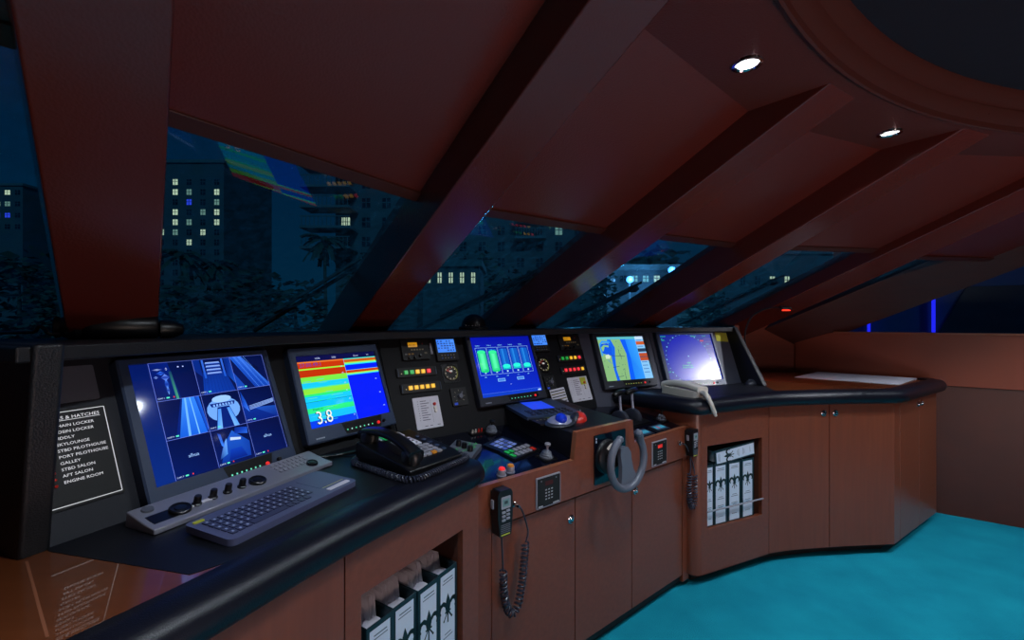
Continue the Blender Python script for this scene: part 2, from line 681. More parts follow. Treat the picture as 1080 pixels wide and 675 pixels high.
def cubby(M, L, x0, x1, y0, y1, ztop, parent, mats, depth=.30, zbot=.06, name='cubby_frame'):
    """front board with an opening and the box behind it, in an upright front frame"""
    m = MB()
    t = .02
    m.box(0, x0, zbot, ztop, -t, 0, 0)
    m.box(x1, L, zbot, ztop, -t, 0, 0)
    m.box(x0, x1, y1, ztop, -t, 0, 0)
    m.box(x0, x1, zbot, y0, -t, 0, 0)
    o = m.build(name, mats[0], parent)
    o.matrix_local = M
    m = MB()
    m.box(x0 - .012, x0, y0 - .012, y1 + .012, -depth, -t)
    m.box(x1, x1 + .012, y0 - .012, y1 + .012, -depth, -t)
    m.box(x0, x1, y0 - .012, y0, -depth, -t)
    m.box(x0, x1, y1, y1 + .012, -depth, -t)
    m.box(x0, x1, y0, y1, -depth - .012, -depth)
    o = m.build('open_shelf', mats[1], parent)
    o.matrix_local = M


def strip(pts, z0, z1, t, out=0.0):
    """thin upright board following a plan polyline"""
    m = MB()
    a, b = offs(pts, -out), offs(pts, t - out)
    n = len(pts)
    vs = [(p[0], p[1], z) for i in range(n) for p, z in ((a[i], z0), (a[i], z1), (b[i], z1), (b[i], z0))]
    fs = []
    for i in range(n - 1):
        for j in range(4):
            fs.append((i * 4 + j, (i + 1) * 4 + j, (i + 1) * 4 + (j + 1) % 4, i * 4 + (j + 1) % 4))
    fs += [(0, 1, 2, 3), tuple((n - 1) * 4 + j for j in (3, 2, 1, 0))]
    m.add(vs, fs)
    return m


def knob_on(M, x, y, parent, name='latch'):
    m = MB()
    X = M @ T(x, y, 0)
    m.lathe([(.0, 0), (.017, 0), (.017, .004), (.013, .006), (.011, .004), (.006, .012), (.002, .013)], 20, M=X)
    m.build(name, M_['chrome'], parent)


# ---- wing cabinet at the left
WF = offs([(-.66, .34), (-.62, .42), (-.486, .682), (-.345, .966), (-.094, 1.375)], .028)
wing = thing('wing_cabinet', 'low cherry cabinet in the bottom left with an open binder shelf', 'cabinet')
d = strip(smoothline(WF[:4]), .06, .845, .02)
d.build('door', M_['wood'], wing)
_d = (Vector(WF[4]) - Vector(WF[3])).normalized() * .022
WF[4] = (WF[4][0] + _d.x, WF[4][1] + _d.y)
WM = front(offs(WF, 0)[3], WF[4])
WL = (Vector(WF[4]) - Vector(WF[3])).length
cubby(WM @ T(.004, 0, 0), WL - .004, .043, .420, .286, .720, .845, wing, (M_['wood'], M_['inside']), .29)
m = MB()
m.prism([WF[4], (WF[4][0] - .004, WF[4][1] + .012), (WF[4][0] - .33, WF[4][1] + .42), (WF[4][0] - .345, WF[4][1] + .40)], .06, .845)
m.build('end_panel', M_['wood'], wing)
m = strip(offs(WF, .05), 0, .06, .02)
m.build('toe_kick', M_['black'], wing)

# worktop of the left wing
ROLL = lambda zc, rz, ro: [(-ro * math.cos(R(a)), zc + rz * math.sin(R(a))) for a in range(-90, 91, 15)] + [(.05, zc + rz * .97), (.05, zc - rz * .6), (.02, zc - rz)]
lt = thing('worktop', 'black worktop with rounded padded edge below the two leftmost monitors', 'worktop')
inner = offs(WF, .035)
top = [inner[1], inner[2], inner[3], inner[4], (-.46, 1.80), (-.447, 1.79), (-.66, 1.43), (-.93, .80)]
m = MB()
wl = at(200, 606.5, .905)
wl2 = at(52, 582, .905)
i_ = offs(WF, .05)
m.prism([(i_[2][0] + .06, i_[2][1] + .13), i_[3], (-.20, 1.28), (-.20, 1.38), (-.50, 1.76), (-.70, 1.42), (-.915, .87), wl2, wl], .87, .906)
m.build('worktop_mat', M_['top'], lt, bevel=.002)
m = MB()
m.prism([i_[1], i_[2], (i_[2][0] + .055, i_[2][1] + .12), wl, wl2, (-1.0, .95), (-1.36, 1.12), (-1.9, .35), (-1.5, .0)], .87, .905)
sa, sb = at(28, 592, .905), at(50, 672, .905)
m.z0 = .905
m.line(sa[0], sa[1], sb[0], sb[1], .004, (120, 80, 60), 1, 1)
m.build('varnished_corner', [M_['woodgloss'], M_['edge']], lt, bevel=.002)
path = smoothline([(WF[0][0], WF[0][1])] + WF[1:4] + [(-.165, 1.312)], 6)
path += [Vector((-.124, 1.376)), Vector((-.114, 1.402)), Vector((-.120, 1.426)), Vector((-.145, 1.454)), Vector((-.26, 1.585)), Vector((-.47, 1.82))]
m = MB()
sweep(m, path, [(-.028 * math.cos(R(a)), .867 + .034 * math.sin(R(a))) for a in range(-90, 61, 15)] + [(.0, .9035), (.03, .9075), (.062, .907), (.066, .90), (.05, .85), (.02, .834)])
m.build('padded_edge', M_['pad'], lt, smooth=60)

# ---- instrument console
con = thing('instrument_console', 'dark wrap-round instrument console with hood and five monitors under the windscreen', 'console')
TOPB = offs(PB, .405 * math.sin(TILT))
for k in range(5):
    a, b = PB[k], PB[k + 1]
    ta, tb = TOPB[k], TOPB[k + 1]
    z0, z1 = .86, .90 + .405 * math.cos(TILT)
    F_ = FAC[k]
    n = Vector((F_[0][2], F_[1][2], F_[2][2]))
    s0 = -.04 * math.tan(TILT)
    La = offs(PB, s0)
    m = MB()
    q = [Vector((La[k][0], La[k][1], z0)), Vector((La[k + 1][0], La[k + 1][1], z0)), Vector((tb[0], tb[1], z1)), Vector((ta[0], ta[1], z1))]
    u = (q[1] - q[0]).normalized()
    q[0] += u * .0015; q[3] += u * .0015; q[1] -= u * .0015; q[2] -= u * .0015
    m.slab(q, n, -.014, 0)
    m.build('instrument_panel', M_[('panelm', 'panel', 'panel', 'panelg', 'panelg')[k]], con)  # tones differ to paint in lamplight and hood shade on one satin
m = MB()
HF = offs(PB, [-.055, .05, .075, .085, .09, .088])
HB = offs(PB, .42)
HF[0] = (HF[0][0] - .01, HF[0][1] - .02)
vs = []
for i in range(6):
    for p, z in ((HF[i], 1.272), (HF[i], 1.302), (HB[i], 1.302), (HB[i], 1.262)):
        vs.append((p[0], p[1], z))
fs = []
for i in range(5):
    for j in range(4):
        fs.append((i * 4 + j, (i + 1) * 4 + j, (i + 1) * 4 + (j + 1) % 4, i * 4 + (j + 1) % 4))
fs += [(0, 1, 2, 3), (23, 22, 21, 20)]
m.add(vs, fs)
m.build('hood', M_['hood'], con, bevel=.005)
# shelf from the hood to the windscreen
m = MB()
HS = offs(PB, .40)
S_ = [apt(k, .0) for k in range(1, 6)]
m.prism([HS[0], HS[1], HS[2], HS[3], HS[4], HS[5], (1.70, 3.62)] + [(p.x, p.y) for p in S_[::-1]] + [(-1.4, 1.15)], 1.262, 1.296)
m.build('dash_shelf', M_['blackm'], con)


def cheek(k, u0, u1, prof):
    F0 = FAC[k]
    o = Vector((F0[0][3], F0[1][3]))
    d = Vector((F0[0][0], F0[1][0]))
    nb = Vector((-d.y, d.x))
    m = MB()
    vs = []
    for u in (u0, u1):
        for b, z in prof:
            p = o + d * u + nb * b
            vs.append((p.x, p.y, z))
    n = len(prof)
    m.add(vs, [tuple(range(n)), tuple(range(2 * n - 1, n - 1, -1))] + [(i, i + n, (i + 1) % n + n, (i + 1) % n) for i in range(n)])
    m.build('side_cheek', M_['hood'], con, bevel=.008, seg=3)


cheek(0, -.002, .044, [(-.005, .90), (-.062, 1.306), (.46, 1.306), (.46, .90)])
cheek(4, .600, .634, [(-.160, .942), (.083, 1.305), (.46, 1.305), (.46, .942)])

# ---- helm
HO = (.334, 1.804)
HU = Vector((.777, .629)).normalized()
HM = front(HO, (HO[0] + HU.x, HO[1] + HU.y))
helm = thing('helm_cabinet', 'central cherry helm cabinet with stepped front board and three lower doors', 'cabinet', HM)
m = MB()
m.prism([(-.585, .662), (.742, .662), (.742, .815), (.268, .808), (.254, .910), (-.104, .912), (-.120, .806), (-.585, .806)], -.022, .0, 1, mtop=0)
m.build('front_board', [M_['wood'], M_['edge']], helm, bevel=.0025)
for a, b, lx in ((-.505, -.101, -.125), (-.097, .266, None), (.270, .682, .292)):
    m = MB()
    m.box(a, b, .065, .650, -.034, -.014)
    dr = m.build('door', M_['wood'], helm, bevel=.0015)
    if lx is not None:
        knob_on(T(0, 0, -.014), lx, .575 if lx < 0 else .585, dr)
for a, b in ((-.585, -.509), (.686, .742)):
    m = MB()
    m.box(a, b, .03, .662, -.03, -.012)
    m.build('stile', M_['wood'], helm)
m = MB()
m.box(-.585, .742, .02, .664, -.05, -.036)
m.box(-.585, .742, 0, .06, -.08, -.05)
m.build('toe_kick', M_['blackm'], helm)
# sloping control desk
DA = R(9)
DM = fm((0, .800, -.018), (1, 0, 0), (0, math.sin(DA), -math.cos(DA)), (0, math.cos(DA), math.sin(DA)))
m = MB()
m.box(-.575, .735, 0, .50, -.02, 0)
dk = m.build('control_desk', M_['desk'], helm)
dk.matrix_local = DM
DW = HM @ DM                                  # desk frame in the room
# pod carrying the wheel and the trackball
m = MB()
vs = []
for s, yz in ((-.104, 0), (.254, 1)):
    for d_, z in ((-.021, .76), (-.021, .903), (-.30, .925), (-.47, .945), (-.47, .80)):
        vs.append((s, z, d_))
m.add(vs, [(0, 1, 2, 3, 4), (9, 8, 7, 6, 5)] + [(i, 5 + i, 5 + (i + 1) % 5, (i + 1) % 5) for i in range(5)])
m.build('wheel_pod', M_['top'], helm, bevel=.004)
a1 = math.atan2(.022, .279)
PM = HM @ fm((0, .9035, -.021), (1, 0, 0), (0, math.sin(a1), -math.cos(a1)), (0, math.cos(a1), math.sin(a1)))

# ---- right hand cabinet
RF = [(.957, 2.25), (1.418, 2.46), (1.80, 2.53), (2.20, 2.564), (2.85, 2.99)]
rc = thing('curved_cabinet', 'curved cherry cabinet at the right with binder shelf and chrome knobs', 'cabinet')
RM = front(RF[0], RF[1])
RL = (Vector(RF[1]) - Vector(RF[0])).length
cubby(RM @ T(0, 0, 0), RL - .002, .04, .45, .286, .708, .885, rc, (M_['wood'], M_['inside']), .30)
# rounded left corner and the end board that runs back beside the helm desk
cor = [Vector((.957 - .058, 2.25 + .052))]
for a in range(0, 91, 15):
    q = R(-65.5 - 90 + a)
    cor.append(Vector((.957 - .021, 2.25 + .046)) + Vector((math.cos(q), math.sin(q))) * .05)
m = strip([(.62, 2.56), (.76, 2.43)] + [tuple(c) for c in cor[2:]], .06, .885, .02)
m.build('rounded_corner', M_['wood'], rc)
arc = [(1.42, 2.461)] + [tuple(p) for p in smoothline([RF[0], RF[1], RF[2], RF[3]], 8)[9:17]]
m = strip(arc, .06, .885, .02)
d1 = m.build('door', M_['wood'], rc)
arc2 = [tuple(p) for p in smoothline([RF[0], RF[1], RF[2], RF[3]], 8)[16:]]
arc2[0] = (arc2[0][0] + .004, arc2[0][1])
m = strip(arc2, .06, .885, .02)
d2 = m.build('door', M_['wood'], rc)
F1 = front(arc[-3], arc[-1])
knob_on(F1, (Vector(arc[-1]) - Vector(arc[-3])).length - .035, .822, d1, 'knob')
F2 = front(arc2[0], arc2[2])
knob_on(F2, .035, .822, d2, 'knob')
# the side with two narrow doors
SM = front(RF[3], RF[4])
SL = (Vector(RF[4]) - Vector(RF[3])).length
m = strip([(2.19, 2.563), (2.215, 2.567), (2.24, 2.58), (2.262, 2.602), (2.20 + .08 * .84, 2.564 + .08 * .545 + .012)], .06, .885, .02)
m = MB()
m.box(.0, .09, .06, .885, -.02, 0)
m.build('end_stile', M_['wood'], rc).matrix_local = SM
for a, b, kx in ((.094, .43, .40), (.434, .77, .465)):
    m = MB()
    m.box(a, b, .06, .885, -.02, 0)
    dr = m.build('door', M_['wood'], rc, bevel=.002)
    dr.matrix_local = SM
    knob_on(T(0, 0, 0), kx, .825, dr, 'knob')
m = MB()
a_ = strip([(.76, 2.52)] + [(p[0], p[1]) for p in offs(RF, .07)[:4]] + [offs(RF, .07)[4]], 0, .065, .02)
a_.build('toe_kick', M_['blackm'], rc)
# glass rail across the binder shelf
m = MB()
m.tube([(.035, .375, .004), (.455, .375, .004)], .0045, 8)
o = m.build('shelf_rail', M_['lgrey'], rc)
o.matrix_local = RM

rt = thing('worktop', 'right hand worktop with black padded edge and varnished wood top', 'worktop')
m = MB()
m.prism([(.65, 2.54), (.925, 2.245), (1.42, 2.48), (1.50, 2.50), (1.61, 2.92), (.95, 2.71), (.70, 2.60)], .905, .941)
m.build('worktop_mat', M_['top'], rt)
m = MB()
m.prism([(1.502, 2.50), (1.80, 2.55), (2.20, 2.585), (2.80, 2.985), (2.83, 3.17), (2.27, 3.56), (1.74, 3.56), (1.612, 2.92)], .905, .941)
m.build('varnished_top', M_['woodgloss'], rt)
pth = [Vector((.60, 2.55)), Vector((.70, 2.45)), Vector((.86, 2.285)), Vector((.905, 2.245)), Vector((.935, 2.235)), Vector((.97, 2.245))]
pth += smoothline([(1.05, 2.283), (1.418, 2.45), (1.80, 2.522), (2.12, 2.55)], 5) + [Vector((2.18, 2.556)), Vector((2.22, 2.566)), Vector((2.26, 2.587)), Vector((2.5, 2.744)), Vector((2.84, 2.967)), Vector((2.87, 3.0)), Vector((2.872, 3.04)), Vector((2.85, 3.10))]
m = MB()
sweep(m, pth, ROLL(.912, .039, .04))
m.build('padded_edge', M_['pad'], rt, smooth=60)

# ================================================================== MONITORS
class Pic(MB):
    """picture painted in 0..1 coordinates of a W x H metre surface"""

    def __init__(s, W, H, x0=0, y0=0, z0=0):
        super().__init__()
        s.W, s.H, s.X, s.Y, s.z0 = W, H, x0, y0, z0

    def p(s, x, y):
        return (s.X + x * s.W, s.Y + y * s.H)

    def rect(s, x0, y0, x1, y1, col, lv=1, m=0):
        return MB.rect(s, *s.p(x0, y0), *s.p(x1, y1), col, lv, m)

    def poly(s, pts, col, lv=1, m=0):
        return MB.poly(s, [s.p(*q) for q in pts], col, lv, m)

    def line(s, x0, y0, x1, y1, w, col, lv=1, m=0):
        a, b = s.p(x0, y0), s.p(x1, y1)
        d = Vector(b) - Vector(a)
        if d.length < 1e-7:
            return s
        d.normalize()
        ox, oy = -d.y * w / 2, d.x * w / 2
        return MB.poly(s, [(a[0] - ox, a[1] - oy), (b[0] - ox, b[1] - oy), (b[0] + ox, b[1] + oy), (a[0] + ox, a[1] + oy)], col, lv, m)

    def disc(s, x, y, r, col, lv=1, m=0, n=14, ry=None):
        a = s.p(x, y)
        ry = ry or r
        return MB.poly(s, [(a[0] + r * math.cos(2 * math.pi * k / n), a[1] + ry * math.sin(2 * math.pi * k / n)) for k in range(n)], col, lv, m)

    def txt(s, t, x, y, h, col, lv=2, m=0, align='LEFT', sx=1.0):
        return MB.txt(s, t, *s.p(x, y), h, col, lv, m, align, sx)


def monitor(k, u0, v0, w, h, mg, label, paint, bez='bezel', smat='screen', strip_x=(.42, .74), led=((90, 230, 190),), knob=True, yb=.022):
    """flat marine monitor on console panel k; mg = bezel margins left, right, top, bottom"""
    t = thing('marine_monitor', label, 'monitor', FAC[k] @ T(u0, v0, 0), 'console monitors')
    l, r, tp, b = mg
    D, z = .034, .027
    m = MB()
    o = rrect(0, w, 0, h, .008, 3)
    n = len(o)
    i_ = [(l, b), (w - r, b), (w - r, h - tp), (l, h - tp)]
    # back and sides
    m.add([(x, y, 0) for x, y in o] + [(x, y, D - .004) for x, y in o] + [(x + (.004 if x < w / 2 else -.004), y + (.004 if y < h / 2 else -.004), D) for x, y in o],
          [tuple(range(n))[::-1]] + [(q, (q + 1) % n, n + (q + 1) % n, n + q) for q in range(n)] + [(n + q, n + (q + 1) % n, 2 * n + (q + 1) % n, 2 * n + q) for q in range(n)])
    e = .004
    vs = [(e, e, D), (w - e, e, D), (w - e, h - e, D), (e, h - e, D)] + [(x, y, D) for x, y in i_] + [(x, y, z) for x, y in i_]
    m.add(vs, [(0, 1, 5, 4), (1, 2, 6, 5), (2, 3, 7, 6), (3, 0, 4, 7), (4, 5, 9, 8), (5, 6, 10, 9), (6, 7, 11, 10), (7, 4, 8, 11)])
    m.build('bezel', M_[bez], t)
    s = Pic(w - l - r, h - tp - b, l, b, z - .001)
    paint(s)
    s.build('screen', M_[smat], t)
    if strip_x:
        x0, x1 = strip_x[0] * w, strip_x[1] * w
        m = MB()
        m.prism([(x0, b - .002), (x0 + .012, yb - .014), (x1 - .012, yb - .014), (x1, b - .002)], D, D + .0012)
        cs = m.build('control_strip', M_['black'], t)
        m = MB()
        m.z0 = D + .0013
        for q in range(7):
            m.disc(x0 + .018 + q * (x1 - x0 - .05) / 7, yb, .0026, led[q % len(led)], 1)
        m.build('indicator_row', M_['lamp'], cs)
        m = MB()
        m.lathe([(.0001, .004), (.005, .0038), (.0058, .002), (.0058, 0)], 16, M=T(x1 - .022, yb, D + .0012))
        bt = m.build('power_button', M_['redlit'], t)
        bt['label'] = 'glowing red power button'
    if knob:
        m = MB()
        m.lathe([(.0001, .009), (.005, .0085), (.0062, .005), (.0062, 0)], 16, M=T(w * .84, yb + .002, D))
        m.build('dimmer_knob', M_['black'], t)
    m = MB()
    m.z0 = D
    for q in range(5):
        m.rect(.03 + q * .0065, .012, .0345 + q * .0065, .0165, (170, 180, 195), 1)
    m.build('maker_badge', M_['ink'], t)
    return t


# --- camera grid
NAVY, LN = (6, 20, 84), (110, 130, 235)


def grid_pic(s):
    s.poly([(0, 0), (1, 0), (1, 1), (0, 1)], [(10, 42, 125), (6, 24, 98), (3, 16, 75), (4, 22, 92)], 0)
    gx0, gx1 = .125, .995
    W3, H3 = (gx1 - gx0) / 3, 1 / 3

    def tile(c, r):                             # r = 0 at the top
        x0, y0 = gx0 + c * W3, 1 - (r + 1) * H3
        return lambda x, y: (x0 + x * W3, y0 + y * H3)

    def P(f, pts, col, lv=2):
        s.poly([f(*q) for q in pts], col, lv)

    for c in range(3):
        for r in range(3):
            f = tile(c, r)
            P(f, [(0, 0), (1, 0), (1, 1), (0, 1)], [(7, 26, 95), (5, 20, 80), (3, 14, 62), (5, 18, 74)], 1)
    f = tile(0, 0)                              # dock at night with lamps
    P(f, [(0, 0), (.55, 0), (.42, 1), (0, 1)], [(4, 22, 90), (8, 40, 110), (6, 30, 120), (5, 26, 110)])
    P(f, [(.44, 0), (.50, 0), (.46, .75), (.40, .75)], [(60, 150, 130), (70, 150, 120), (20, 60, 100), (20, 60, 100)], 3)
    for x, y, a, b, cc in ((.22, .72, .10, .05, (60, 120, 255)), (.30, .60, .10, .09, (110, 150, 255)), (.30, .42, .05, .16, (70, 130, 250)), (.16, .82, .13, .02, (200, 215, 255)), (.1, .62, .06, .03, (150, 180, 255)), (.36, .82, .03, .04, (210, 220, 255)), (.30, .26, .035, .12, (120, 170, 255))):
        P(f, [(x - a, y), (x, y - b), (x + a, y), (x, y + b)], [(6, 40, 150), cc, (8, 50, 160), cc], 4)
    P(f, [(.62, .84), (.66, .84), (.66, .87), (.62, .87)], (180, 190, 255), 4)
    P(f, [(.74, .84), (.77, .84), (.77, .87), (.74, .87)], (180, 190, 255), 4)
    f = tile(1, 0)                              # planked deck and stairs
    P(f, [(.1, 0), (.95, 0), (.8, .62), (.2, .62)], [(10, 60, 170), (8, 50, 150), (8, 46, 140), (8, 46, 140)])
    for q in range(9):
        x = .14 + q * .095
        s.line(*f(x, 0), *f(.24 + q * .07, .6), .0007, (6, 36, 120), 3)
    for q in range(4):
        y = .56 + q * .1
        P(f, [(.30, y), (.70, y), (.68, y + .045), (.32, y + .045)], [(90, 130, 220), (90, 130, 220), (150, 180, 245), (150, 180, 245)], 4)
        P(f, [(.30, y - .05), (.70, y - .05), (.70, y), (.30, y)], (9, 45, 140), 4)
    for x in (.22, .74):
        P(f, [(x, .45), (x + .05, .45), (x + .05, .98), (x, .98)], [(20, 80, 200), (30, 90, 210), (60, 110, 225), (40, 100, 215)], 4)
    P(f, [(0, .7), (.18, .5), (.18, 1), (0, 1)], (8, 40, 130), 3)
    P(f, [(.82, .5), (1, .2), (1, 1), (.82, 1)], [(6, 40, 130), (20, 80, 190), (10, 50, 150), (6, 36, 120)], 3)
    f = tile(2, 0)                              # side deck looking down
    P(f, [(0, 1), (.35, 1), (1, 0.1), (1, 0), (.55, 0)], [(30, 90, 210), (60, 120, 235), (30, 90, 200), (20, 70, 180), (16, 60, 170)], 2)
    for q in range(6):
        s.line(*f(.06 + q * .07, 1), *f(.58 + q * .08, 0), .0008, (90, 150, 250) if q % 2 else (6, 30, 110), 4)
    P(f, [(.62, .62), (.76, .52), (.8, .6), (.66, .74)], (3, 14, 60), 4)
    P(f, [(0, .0), (.3, 0), (0, .55)], (20, 70, 180), 3)
    f = tile(0, 1)                              # long side deck
    P(f, [(.30, 0), (.95, 0), (.84, 1), (.56, 1)], [(20, 90, 215), (24, 100, 225), (50, 130, 245), (60, 140, 250)], 2)
    P(f, [(.50, 0), (.56, 0), (.64, 1), (.60, 1)], (110, 180, 255), 4)
    P(f, [(.74, 0), (.77, 0), (.74, 1), (.72, 1)], (120, 190, 255), 4)
    P(f, [(.95, 0), (1, .1), (.95, 1), (.84, 1)], [(10, 50, 160), (30, 90, 220), (30, 100, 230), (10, 60, 170)], 3)
    P(f, [(.22, 0), (.30, 0), (.56, 1), (.52, 1)], (6, 34, 120), 3)
    f = tile(1, 1)                              # fore deck with sun pad
    el = [(.5 + .44 * math.cos(R(a)), .52 + .34 * math.sin(R(a))) for a in range(0, 360, 20)]
    P(f, el, [(110, 165, 245)] * 18, 2)
    el = [(.5 + .26 * math.cos(R(a)), .82 + .10 * math.sin(R(a))) for a in range(0, 360, 30)]
    P(f, el, (150, 195, 255), 5)
    P(f, [(.2, .62), (.8, .62), (.84, .72), (.16, .72)], (8, 40, 130), 4)
    for q in range(7):
        P(f, [(.24 + q * .08, .63), (.29 + q * .08, .63), (.285 + q * .08, .69), (.245 + q * .08, .69)], (130, 180, 255), 5)
    P(f, [(.18, 0), (.82, 0), (.66, .60), (.34, .60)], (6, 34, 118), 3)
    P(f, [(.2, 0), (.34, 0), (.42, .55), (.34, .55)], [(90, 160, 250), (120, 185, 255), (80, 150, 245), (70, 140, 240)], 4)
    P(f, [(.66, 0), (.80, 0), (.66, .55), (.58, .55)], [(120, 185, 255), (90, 160, 250), (70, 140, 240), (80, 150, 245)], 4)
    f = tile(2, 1)                              # stern at night
    P(f, [(0, 0), (1, 0), (1, .35), (.3, .42), (0, .6)], [(6, 34, 125), (6, 34, 125), (20, 70, 170), (30, 80, 190), (10, 50, 150)], 2)
    for q in range(4):
        P(f, [(.2, .36 + q * .035), (.98, .48 + q * .03), (.98, .50 + q * .03), (.2, .375 + q * .035)], (140, 175, 245), 4)
    P(f, [(.02, .5), (.18, .3), (.14, .62), (.05, .95)], [(20, 70, 190), (60, 120, 240), (30, 90, 210), (10, 50, 150)], 4)
    f = tile(1, 2)                              # boat alongside
    P(f, [(.1, .1), (.9, .1), (.95, .5), (.55, .9), (.3, .6)], [(10, 50, 150), (12, 56, 160), (14, 60, 165), (30, 90, 200), (24, 80, 190)], 2)
    P(f, [(.08, .2), (.3, .3), (.36, .72), (.26, .6)], [(8, 40, 130), (70, 140, 230), (110, 170, 255), (20, 70, 190)], 3)
    P(f, [(.44, .64), (.72, .60), (.74, .66), (.46, .72)], (190, 215, 255), 5)
    P(f, [(.6, .8), (.95, .72), (.98, .9), (.64, .96)], [(10, 50, 160), (40, 100, 220), (20, 70, 190), (8, 40, 130)], 4)
    P(f, [(.3, .12), (.8, .12), (.7, .4), (.4, .4)], [(6, 34, 130), (6, 34, 130), (12, 60, 180), (12, 60, 180)], 4)
    P(f, [(.16, .9), (.2, .55), (.26, .5), (.24, .86)], [(10, 60, 180), (60, 130, 250), (60, 130, 250), (10, 60, 180)], 4)
    for c in (0, 2):
        f = tile(c, 2)
        x, y = f(.38, .48)
        s.txt('alhua', x, y, .0125, (150, 190, 255), 5)
    for q in range(4):
        s.line(gx0 + q * W3, 0, gx0 + q * W3, 1, .0009, LN, 6)
    for q in range(1, 4):
        s.line(gx0, q * H3, gx1, q * H3, .0009, LN, 6)
    n = 0
    for r in range(3):
        for c in range(3):
            n += 1
            x, y = tile(c, r)(.03, .05)
            s.txt('CAM %d' % n, x, y, .0055, (190, 210, 255), 6)
            s.rect(x + .055, y, x + .075, y + .012, (90, 230, 200), 6)
            s.rect(x + .10, y, x + .108, y + .012, (220, 60, 50), 6) if (r, c) in ((0, 0), (2, 0), (2, 1), (2, 2)) else None


monitor(0, .202, .004, .402, .368, (.022, .018, .016, .050), 'largest monitor at far left showing a blue grid of nine camera views', grid_pic, strip_x=(.44, .80), led=((120, 235, 200),))


# --- echo sounder
def sounder_pic(s):
    s.rect(0, 0, 1, 1, (8, 12, 150), 0)
    s.rect(0, .92, 1, 1, (10, 14, 70), 1)
    for x, t in ((.22, 'H50k'), (.42, '200k'), (.70, 'Zoom'), (.88, '1/1')):
        s.txt(t, x, .945, .009, (190, 200, 240), 2)
    S = .56
    bands = [(.92, .90, (230, 120, 40)), (.90, .82, (196, 50, 8)), (.82, .80, (150, 240, 60)), (.80, .70, (190, 46, 6)), (.70, .62, (120, 232, 70)), (.62, .55, (20, 200, 250)), (.55, .535, (60, 225, 170)),
             (.535, .46, (140, 230, 60)), (.46, .43, (40, 235, 120)), (.43, .355, (20, 200, 245)), (.355, .35, (4, 70, 130)), (.35, .27, (10, 190, 255)), (.27, .20, (40, 235, 130)), (.20, .10, (20, 190, 250)), (.10, 0, (6, 60, 235))]
    for a, b, c in bands:
        c2 = tuple(min(255, int(q * .92 + 8)) for q in c)
        s.poly([(0, b), (S, b), (S, a), (0, a)], [c, c2, c, c2], 1)
    for q in range(46):
        y = random.uniform(.02, .66)
        x = random.uniform(0, .4)
        c = random.choice([(30, 230, 160), (120, 235, 90), (10, 180, 250), (60, 210, 240)])
        s.line(x, y, x + random.uniform(.05, .16), y, .0012, c, 2)
    s.rect(S, 0, 1, .92, (6, 30, 240), 1)
    for a, b, c in ((.92, .905, (60, 220, 200)), (.905, .86, (200, 90, 20)), (.86, .84, (150, 240, 90)), (.84, .82, (40, 220, 230)), (.74, .735, (60, 220, 230)), (.735, .695, (200, 60, 10)), (.695, .675, (150, 240, 90)), (.675, .66, (40, 210, 240))):
        s.rect(S, b, 1, a, c, 2)
    s.line(S, 0, S, .92, .001, (120, 200, 255), 3)
    s.txt('27:00.49:1', .03, .845, .020, (70, 60, 160), 3)
    for x, y in ((.50, .80), (.5, .55), (.51, .31), (.52, .07), (.92, .55), (.93, .33), (.94, .12), (.5, .7), (.5, .44)):
        s.txt('40', x, y, .008, (170, 200, 255), 4)
    s.txt('3.8', .075, .04, .062, (18, 20, 40), 4, sx=.82)
    s.txt('3.8', .085, .045, .062, (235, 240, 235), 5, sx=.82)
    s.txt('Depth m', .07, .235, .010, (20, 60, 70), 4)


monitor(1, .038, .040, .366, .330, (.022, .016, .030, .050), 'monitor showing a red, green and cyan echo sounder with the reading 3.8', sounder_pic, strip_x=(.36, .83), led=((90, 240, 180), (190, 240, 230)))


